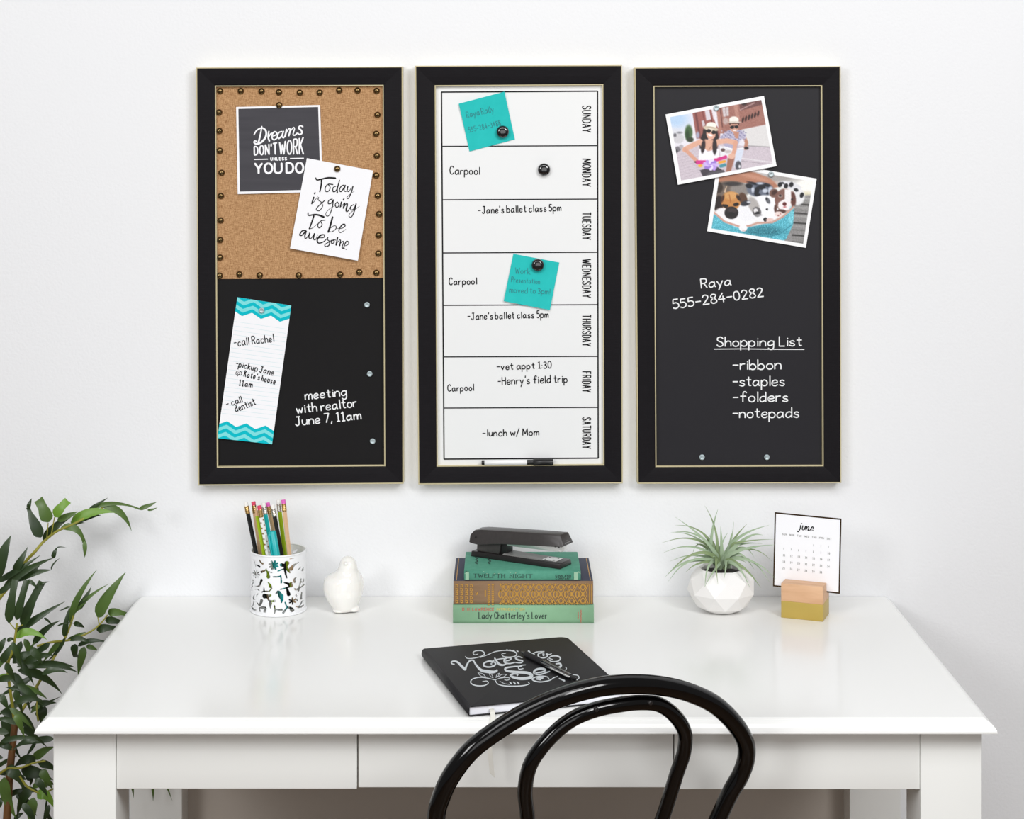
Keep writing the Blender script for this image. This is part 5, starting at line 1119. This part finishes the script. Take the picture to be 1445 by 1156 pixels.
cc_ = sum(cq, Vector()) / 4; ax = ((cq[1] - cq[0]) + (cq[2] - cq[3])).normalized(); ay = nrm.cross(ax).normalized(); hw = ww / 2; hh_ = ((cq[0] - cq[3]).length + (cq[1] - cq[2]).length) / 4
fr = nrm if nrm.y < 0 else -nrm
def cm(u, v, off): return cc_ + ax * (u - .5) * 2 * hw + ay * (.5 - v) * 2 * hh_ + fr * off
ca_ = thing('calendar_card', cm(.5, 1, 0), 'white june calendar card with a gold foil border, standing in the wooden block', 'calendar')
mb = MB(); mb.hexa([cm(0, 1, -.0004), cm(1, 1, -.0004), cm(1, 1, 0), cm(0, 1, 0), cm(0, 0, -.0004), cm(1, 0, -.0004), cm(1, 0, 0), cm(0, 0, 0)]); mb.build('card', 'paper_white', ca_)
mb = MB()
for u0, u1, v0, v1 in ((0, 1, 0, .020), (0, 1, .980, 1), (0, .021, .02, .98), (.979, 1, .02, .98)): mb.add([cm(u0, v0, .0002), cm(u1, v0, .0002), cm(u1, v1, .0002), cm(u0, v1, .0002)], [(0, 3, 2, 1)])
tag(mb.build('foil_border', 'gold_foil', ca_), 'dark gold foil border', None)
# lettering in card units: 100 wide, 110 tall
cmap = lambda x, y, off: cm(x / 100, y / 110, off)
mb = MB(); traced(mb, 8.0, -10, 0, cmap, 0.0003, [([(398, 124), (390, 170), (370, 204), (356, 196)], 12, 12), ([(410, 100), (407, 108)], 10, 10), ([(424, 128), (416, 168), (432, 176), (454, 132)], 14, 5), ([(456, 130), (446, 172)], 14, 12), ([(470, 132), (462, 178)], 14, 12), ([(464, 164), (488, 132), (496, 142), (486, 176), (504, 176), (522, 150)], 5, 5, 13), ([(516, 162), (540, 154), (550, 138), (536, 132), (520, 156), (526, 178), (556, 164)], 5, 5, 13)]); mb.build('month_lettering', 'ink_black', ca_, fixn=False)
mb = MB()
for i, s_ in enumerate(('SUN', 'MON', 'TUE', 'WED', 'THU', 'FRI', 'SAT')): write(mb, s_, cmap, 12.5 + i * 11.1, 32.6, 6.6, 2.4, pen=.42, gap=2)
for dd_ in range(1, 31):
    c_ = (dd_ + 3) % 7; r_ = (dd_ + 3) // 7; s_ = str(dd_); w_ = 1.3 if len(s_) == 1 else 3.0
    write(mb, s_, cmap, 15.6 + c_ * 11.1 - w_ / 2, 44.5 + r_ * 9.6, w_, 2.8, pen=.5, gap=1.4)
mb.build('day_numbers', 'stapler_grey', ca_, fixn=False)
# ------------------------------------------------------------------ bentwood chair (local: x across, y towards the desk)
CHX, CHY, CHR = 0.0045, -0.445, R(22)
ch = thing('bentwood_chair', (CHX, CHY, 0), 'glossy black bentwood chair pushed up to the desk, seen from behind', 'chair', rot=CHR)
def bp(a, v):                            # point of the backrest plane, leaned 15 degrees
    return Vector((a - 0.035, -0.261 - v * math.sin(R(15)), 0.8 + v * math.cos(R(15))))
outer = [(-0.074, -0.362), (-0.098, -0.31), (-0.128, -0.24), (-0.152, -0.165), (-0.1582, -0.0993), (-0.1545, -0.072), (-0.1445, -0.0461), (-0.1255, -0.0199), (-0.1, -0.0009), (-0.0669, 0.0173), (-0.03, 0.0305), (0.0111, 0.038), (0.0505, 0.0383), (0.0915, 0.0321), (0.1325, 0.019), (0.1722, -0.0024), (0.202, -0.0292), (0.2233, -0.0584), (0.2292, -0.0822), (0.2252, -0.1047), (0.214, -0.1295), (0.203, -0.161), (0.192, -0.19), (0.168, -0.25), (0.145, -0.31), (0.128, -0.366)]
inner = [(-0.012, -0.362), (-0.022, -0.28), (-0.038, -0.18), (-0.0472, -0.1183), (-0.0541, -0.0824), (-0.0521, -0.0514), (-0.0411, -0.0297), (-0.0225, -0.0092), (-0.0029, 0.0035), (0.0205, 0.0101), (0.0446, 0.0123), (0.0755, 0.0117), (0.1028, 0.0051), (0.1258, -0.0134), (0.141, -0.0364), (0.1436, -0.0626), (0.1384, -0.0877), (0.1333, -0.1163), (0.127, -0.148), (0.114, -0.20), (0.098, -0.28), (0.084, -0.362)]
mb = MB(); pts = [Vector(p) for p in crom([bp(*p) for p in outer], 6)]; n = len(pts)
mb.tube(pts, [0.0098 + 0.0012 * math.sin(math.pi * i / n) for i in range(n)], 18); mb.build('back_hoop', 'bentwood_black', ch, local=True)
mb = MB(); pts = [Vector(p) for p in crom([bp(*p) for p in inner], 6)]; mb.tube(pts, 0.0086, 16); mb.build('inner_hoop', 'bentwood_black', ch, local=True)
for a, v in ((0.0185, 0.0135), (0.086, 0.0125)):
    c = bp(a, v); mb = MB(); mb.lathe((c.x, c.y - 0.0086, c.z), [(0.0026, -0.003), (0.0026, 0.0006), (0.0016, 0.0012), (0.0, 0.0009)], 14, axis='y'); mb.build('screw', 'stapler_dark', ch, local=True)
mb = MB(); mb.lathe((0, 0, 0.432), [(0.185, 0), (0.197, .006), (0.200, .016), (0.197, .026), (0.186, .031), (0.165, .029)], 56); mb.build('seat_ring', 'bentwood_black', ch, local=True)
mb = MB(); mb.lathe((0, 0, 0.452), [(0.166, 0), (0.166, .008), (0.1, .006), (0, .005)], 48); mb.build('seat', 'cane_seat', ch, local=True)
for x, y, fx, fy in ((-.150, .09, -.19, .14), (.150, .09, .19, .14), (-.140, -.13, -.18, -.20), (.140, -.13, .18, -.20)):
    mb = MB(); mb.tube([(x, y, .436), (lerp(x, fx, .5), lerp(y, fy, .45), .22), (fx, fy, 0.0)], [.0165, .0145, .0115], 16); mb.build('leg', 'bentwood_black', ch, local=True)
mb = MB(); mb.tube([(0.158 * math.cos(2 * math.pi * k / 48), 0.01 + 0.150 * math.sin(2 * math.pi * k / 48), .255) for k in range(49)], .009, 12, caps=False); mb.build('leg_hoop', 'bentwood_black', ch, local=True)

# ------------------------------------------------------------------ bamboo at the left of the desk
POT = Vector((-0.765, -0.20, 0))
bp_ = thing('potted_bamboo', POT, 'tall leafy bamboo plant on the floor at the left side of the desk', 'plant')
mb = MB(); mb.lathe(POT, [(0.095, 0), (0.100, .005), (0.118, .20), (0.122, .235), (0.128, .24), (0.128, .25), (0.118, .25), (0.112, .235)], 40); mb.build('basket', 'basket', bp_)
mb = MB(); mb.lathe(POT + Vector((0, 0, .2)), [(0.110, 0), (0.110, .028), (0.06, .034), (0, .036)], 32); mb.build('soil', 'soil', bp_)
def B(px, py, Y): return at(px, py, Y)
mb = MB()
for path, r0, r1 in (([POT + Vector((.03, 0, .22)), B(8, 1180, -.20), B(14, 1090, -.19), B(21, 1022, -.18), B(21, 1018, -.18)], .0062, .0042), ([POT + Vector((-.02, .03, .22)), B(-22, 1160, -.15), B(-30, 980, -.13), B(-26, 880, -.12)], .006, .004)):
    pp_ = [Vector(p) for p in crom(path, 6)]; n = len(pp_); mb.tube(pp_, [lerp(r0, r1, i / n) * (1.18 if i % 6 == 0 else 1) for i in range(n)], 10)
mb.build('cane', 'cane_brown', bp_)
stems = [([(-26, 880, -.12), (4, 838, -.12), (24, 815, -.11), (36, 793, -.10), (50, 778, -.10), (61, 765, -.09), (80, 750, -.085), (103, 740, -.08), (125, 728, -.07), (146, 716, -.06)], 4.6, 2.2), ([(21, 1020, -.18), (11, 945, -.19), (18, 918, -.19), (22, 895, -.19), (24, 880, -.19)], 4, 2.2),
         ([(21, 1018, -.16), (42, 985, -.13), (60, 955, -.11), (78, 925, -.09), (92, 900, -.08), (100, 880, -.075), (106, 862, -.07)], 4, 2.2), ([(52, 912, -.11), (75, 906, -.10), (100, 903, -.08), (125, 893, -.07), (140, 882, -.06), (152, 868, -.055)], 3, 1.8), ([(-10, 1100, -.2), (10, 1085, -.2), (28, 1084, -.2), (48, 1077, -.19), (64, 1074, -.19)], 3, 2), ([(28, 1095, -.2), (36, 1108, -.2), (46, 1115, -.2), (58, 1121, -.2)], 3, 2),
         ([(54, 1018, -.16), (52, 1005, -.16), (52, 990, -.15)], 2.4, 1.6), ([(0, 930, -.2), (10, 935, -.2), (14, 946, -.2)], 3, 2), ([(58, 1121, -.2), (110, 1100, -.17), (180, 1090, -.14), (226, 1088, -.13)], 2, 1.2), ([(23, 890, -.19), (14, 880, -.18)], 1.4, 1.2), ([(24, 885, -.19), (32, 882, -.18)], 1.4, 1.2), ([(140, 882, -.06), (138, 871, -.055)], 1.6, 1.2), ([(66, 760, -.09), (68, 738, -.09)], 1.4, 1), ([(72, 757, -.09), (77, 730, -.09)], 1.6, 1.2)]
mb = MB()
for path, w0, w1 in stems:
    pp_ = [Vector(p) for p in crom([B(*p) for p in path], 5)]; n = len(pp_); mb.tube(pp_, [lerp(w0, w1, i / n) * .00062 for i in range(n)], 8)
mb.build('stem', 'stem_green', bp_)
# leaves: base, control, tip (px), width px, depth, colour 0 dark 1 mid 2 bright, blunt
LV = [((58, 758.5), (48, 740), (39.5, 716), 15, -.10, 0, .35), ((40, 718), (41, 711), (44.8, 703.5), 6, -.10, 0, 0), ((68.5, 737), (63, 720), (54.5, 705), 17, -.095, 1, .75), ((77, 729.5), (86, 715), (96, 707), 14, -.095, 2, .8), ((61, 764), (74, 740), (107, 725.5), 11, -.08, 0, 0), ((81, 735), (95, 728), (110, 722), 9, -.085, 1, 0), ((100, 738), (128, 716), (162, 723.6), 13, -.07, 2, 0),
      ((86, 745), (112, 738), (119.5, 767), 10, -.08, 1, .5), ((119, 764), (120.5, 775), (119.4, 787), 6, -.08, 1, 0), ((126, 720), (156, 702), (197, 718.5), 6, -.06, 1, .4), ((196, 718.5), (208, 715), (221.5, 708.3), 6, -.06, 1, 0), ((208, 720), (216, 720), (222.5, 716), 3, -.06, 1, 0), ((125, 719.5), (138, 712), (152.5, 702.5), 5, -.06, 0, 0), ((145, 715.5), (174, 714), (185.5, 749), 10, -.06, 1, 0), ((110, 737), (128, 728), (143, 727), 6, -.065, 0, 0), ((95, 744), (110, 737), (120, 738), 4, -.07, 0, 0),
      ((-5, 820), (2, 780), (15.8, 755.5), 17, -.14, 0, 0), ((20, 808), (28, 795), (39.2, 772), 11, -.12, 0, 0), ((-4, 822), (25, 806), (57.3, 783.5), 9, -.12, 0, 0), ((4, 831), (35, 800), (76, 787.5), 10, -.12, 0, 0), ((75, 788), (76, 779), (81, 772.5), 6, -.12, 0, 0), ((80, 773), (85, 771), (94, 773), 1.5, -.12, 0, 0), ((20, 820), (48, 806), (73, 804.5), 10, -.11, 0, 0), ((72, 804.5), (74, 794), (85, 787.5), 2.5, -.11, 0, 0), ((36, 812), (50, 806), (56, 798), 5, -.11, 0, 0), ((-3, 838), (15, 825), (35, 812), 8, -.12, 0, 0),
      ((12.5, 879.5), (15, 850), (22, 818), 13, -.18, 0, .7), ((23.5, 875), (29, 850), (38.5, 819), 12, -.18, 0, .8), ((38, 820), (45, 820), (53, 831), 6, -.175, 0, .3), ((31.5, 884), (40, 855), (59.5, 821), 14, -.17, 0, .7), ((56, 826), (60, 822), (69.8, 821), 3.5, -.17, 0, 0), ((21, 895), (50, 872), (91.8, 849), 10, -.16, 0, 0), ((22, 900.5), (40, 882), (66.5, 903), 12, -.18, 2, 0), ((47, 910), (60, 886), (84.5, 876), 10, -.13, 0, .1), ((62, 872), (68, 875), (76, 885), 3, -.14, 0, 0),
      ((91, 899.5), (92, 880), (98.5, 856), 8, -.08, 0, 0), ((98.5, 856), (92, 859), (82.5, 862.5), 2.5, -.08, 0, 0), ((99, 880), (103, 845), (136.8, 804), 10, -.07, 1, 0), ((109, 861), (120, 848), (129.2, 827.5), 8, -.07, 0, 0), ((104, 867), (120, 842), (154, 824), 5.5, -.07, 1, 0), ((138, 871.5), (146, 848), (177.4, 807.5), 18, -.055, 1, 0), ((152.5, 866), (163, 861), (182, 868), 11, -.05, 1, .5), ((148.5, 876), (160, 873), (178, 882), 10, -.05, 0, .5), ((136.5, 889.5), (148, 884), (166, 887), 11, -.055, 0, .5),
      ((104, 880), (112, 880), (119.5, 886.5), 7, -.07, 0, 0), ((80, 884), (95, 876), (106, 881), 2.5, -.08, 0, 0), ((100, 902), (110, 896), (122, 892), 6, -.07, 1, 0), ((95, 903), (115, 897), (128, 909), 8, -.08, 0, 0), ((110, 912), (126, 900), (150, 906), 8, -.06, 0, .3), ((106, 909), (104, 920), (108, 928), 12, -.07, 0, .8), ((119, 913), (114, 930), (110, 953), 12, -.065, 1, 0), ((122, 912), (130, 913), (138, 918), 7, -.06, 1, 0), ((84, 905), (74, 918), (60, 935), 8, -.09, 1, 0), ((92, 900), (82, 922), (68, 932), 7, -.09, 0, 0),
      ((18, 936), (32, 918), (63, 927), 13, -.17, 0, 0), ((24, 941), (80, 932), (109.5, 949), 11, -.13, 0, 0), ((25, 946), (62, 945), (87.5, 979.5), 14, -.13, 0, 0), ((14.5, 951), (32, 962), (42.8, 1004), 14, -.17, 0, .1), ((46, 955), (24, 970), (-5, 985), 9, -.12, 0, 0), ((37, 986), (15, 998), (-5, 1011), 10, -.13, 0, 0), ((42, 1000), (60, 995), (86, 983), 5, -.11, 0, 0), ((50, 998), (60, 990), (80, 992), 11, -.12, 0, 0), ((54, 1000), (62, 1005), (58, 1022), 18, -.11, 0, 0), ((54, 970), (50, 985), (40, 995), 5, -.12, 0, 0), ((56, 996), (48, 1000), (43, 1007), 8, -.13, 1, 0),
      ((9, 1008), (6, 1035), (29.5, 1071), 15, -.17, 0, .1), ((20, 1007), (40, 1015), (53, 1046), 15, -.15, 0, .1), ((77, 1043), (50, 1043), (24, 1053), 10, -.15, 0, 0), ((51, 1046), (45, 1058), (36, 1068), 6, -.15, 0, 0), ((48, 1072), (58, 1058), (78, 1054), 13, -.17, 1, 0), ((50, 1075), (36, 1066), (20, 1083), 15, -.17, 0, 0), ((54, 1078), (70, 1076), (80, 1090), 12, -.17, 0, 0), ((30, 1087), (50, 1088), (75, 1101), 18, -.16, 0, 0), ((58, 1087), (64, 1095), (74, 1114), 13, -.17, 1, 0), ((8, 1087), (24, 1085), (34, 1114), 17, -.2, 0, .3), ((6, 1097), (6, 1125), (22.5, 1154.5), 18, -.2, 1, 0), ((46, 1114), (30, 1120), (24, 1153), 14, -.18, 0, 0),
      ((48, 1126), (42, 1145), (46, 1170), 16, -.19, 1, .3), ((53, 1127), (64, 1108), (80, 1146), 15, -.2, 2, 0), ((69, 1136), (66, 1148), (60, 1165), 8, -.14, 0, 0), ((0, 1050), (10, 1052), (22, 1060), 10, -.19, 0, 0), ((-6, 1084), (10, 1072), (26, 1066), 6, -.18, 0, 0), ((-4, 1140), (0, 1130), (4, 1125), 10, -.2, 0, 0), ((46, 1112), (60, 1100), (66, 1112), 9, -.18, 1, 0), ((2, 935), (8, 925), (20, 905), 12, -.21, 0, 0), ((-5, 925), (4, 905), (8, 900), 10, -.2, 0, 0), ((-4, 960), (8, 952), (14, 954), 9, -.2, 2, 0), ((-5, 945), (5, 930), (15, 925), 8, -.2, 1, 0), ((34, 935), (40, 920), (50, 905), 9, -.15, 1, 0), ((10, 905), (16, 900), (20, 903), 6, -.2, 0, 0), ((20, 1158), (26, 1150), (34, 1147), 7, -.16, 0, 0), ((76, 1160), (60, 1150), (68, 1120), 6, -.12, 0, 0),
      ((36, 1098), (48, 1096), (42, 1110), 8, -.16, 0, 0), ((60, 1110), (70, 1102), (76, 1108), 9, -.15, 1, 0), ((16, 1040), (4, 1046), (-6, 1060), 9, -.19, 0, 0), ((30, 905), (24, 925), (12, 930), 10, -.17, 0, 0), ((34, 902), (44, 915), (40, 935), 9, -.16, 1, 0), ((70, 908), (58, 918), (34, 928), 9, -.12, 0, 0),
      ((182, 1089), (187, 1105), (188.5, 1126), 6, -.14, 1, 0), ((210, 1088), (217, 1105), (216, 1131), 6, -.13, 1, 0), ((226, 1088), (234, 1105), (243, 1130), 4, -.13, 1, 0)]
for k in range(34):                     # the crowded lower leaves
    px_, py_ = rng.uniform(-4, 62), rng.uniform(905, 1135); an = rng.choice([rng.uniform(-.5, .5), rng.uniform(.6, 1.5), rng.uniform(2.4, 3.6)]); ln = rng.uniform(30, 55)
    tx, ty = px_ + ln * math.cos(an), py_ + ln * math.sin(an) * .8
    if tx > 74 and ty > 985: tx = 74 - rng.uniform(0, 6)
    LV.append(((px_, py_), ((px_ + tx) / 2, (py_ + ty) / 2 - rng.uniform(4, 12)), (tx, ty), rng.uniform(8, 12), rng.uniform(-.26, -.15), rng.choice([0, 0, 0, 1]), 0))
mb = MB()
for a, b, c, wd, Y, ci, bl in LV:
    A_, B_, C_ = B(*a, Y), B(*b, Y - .006), B(*c, Y + .004); fz = Vector((rng.uniform(-.3, .3), -1, rng.uniform(.1, .6)))
    blade(mb, [A_, B_, C_], wd * (DIST + Y) / FPX * (1.04 if a[1] < 900 else 0.95), 10, ci, .22, 1, rng.uniform(-.25, .25), bl, fz)
mb.build('foliage', ['leaf_dark', 'leaf_mid', 'leaf_bright'], bp_, fixn=False)
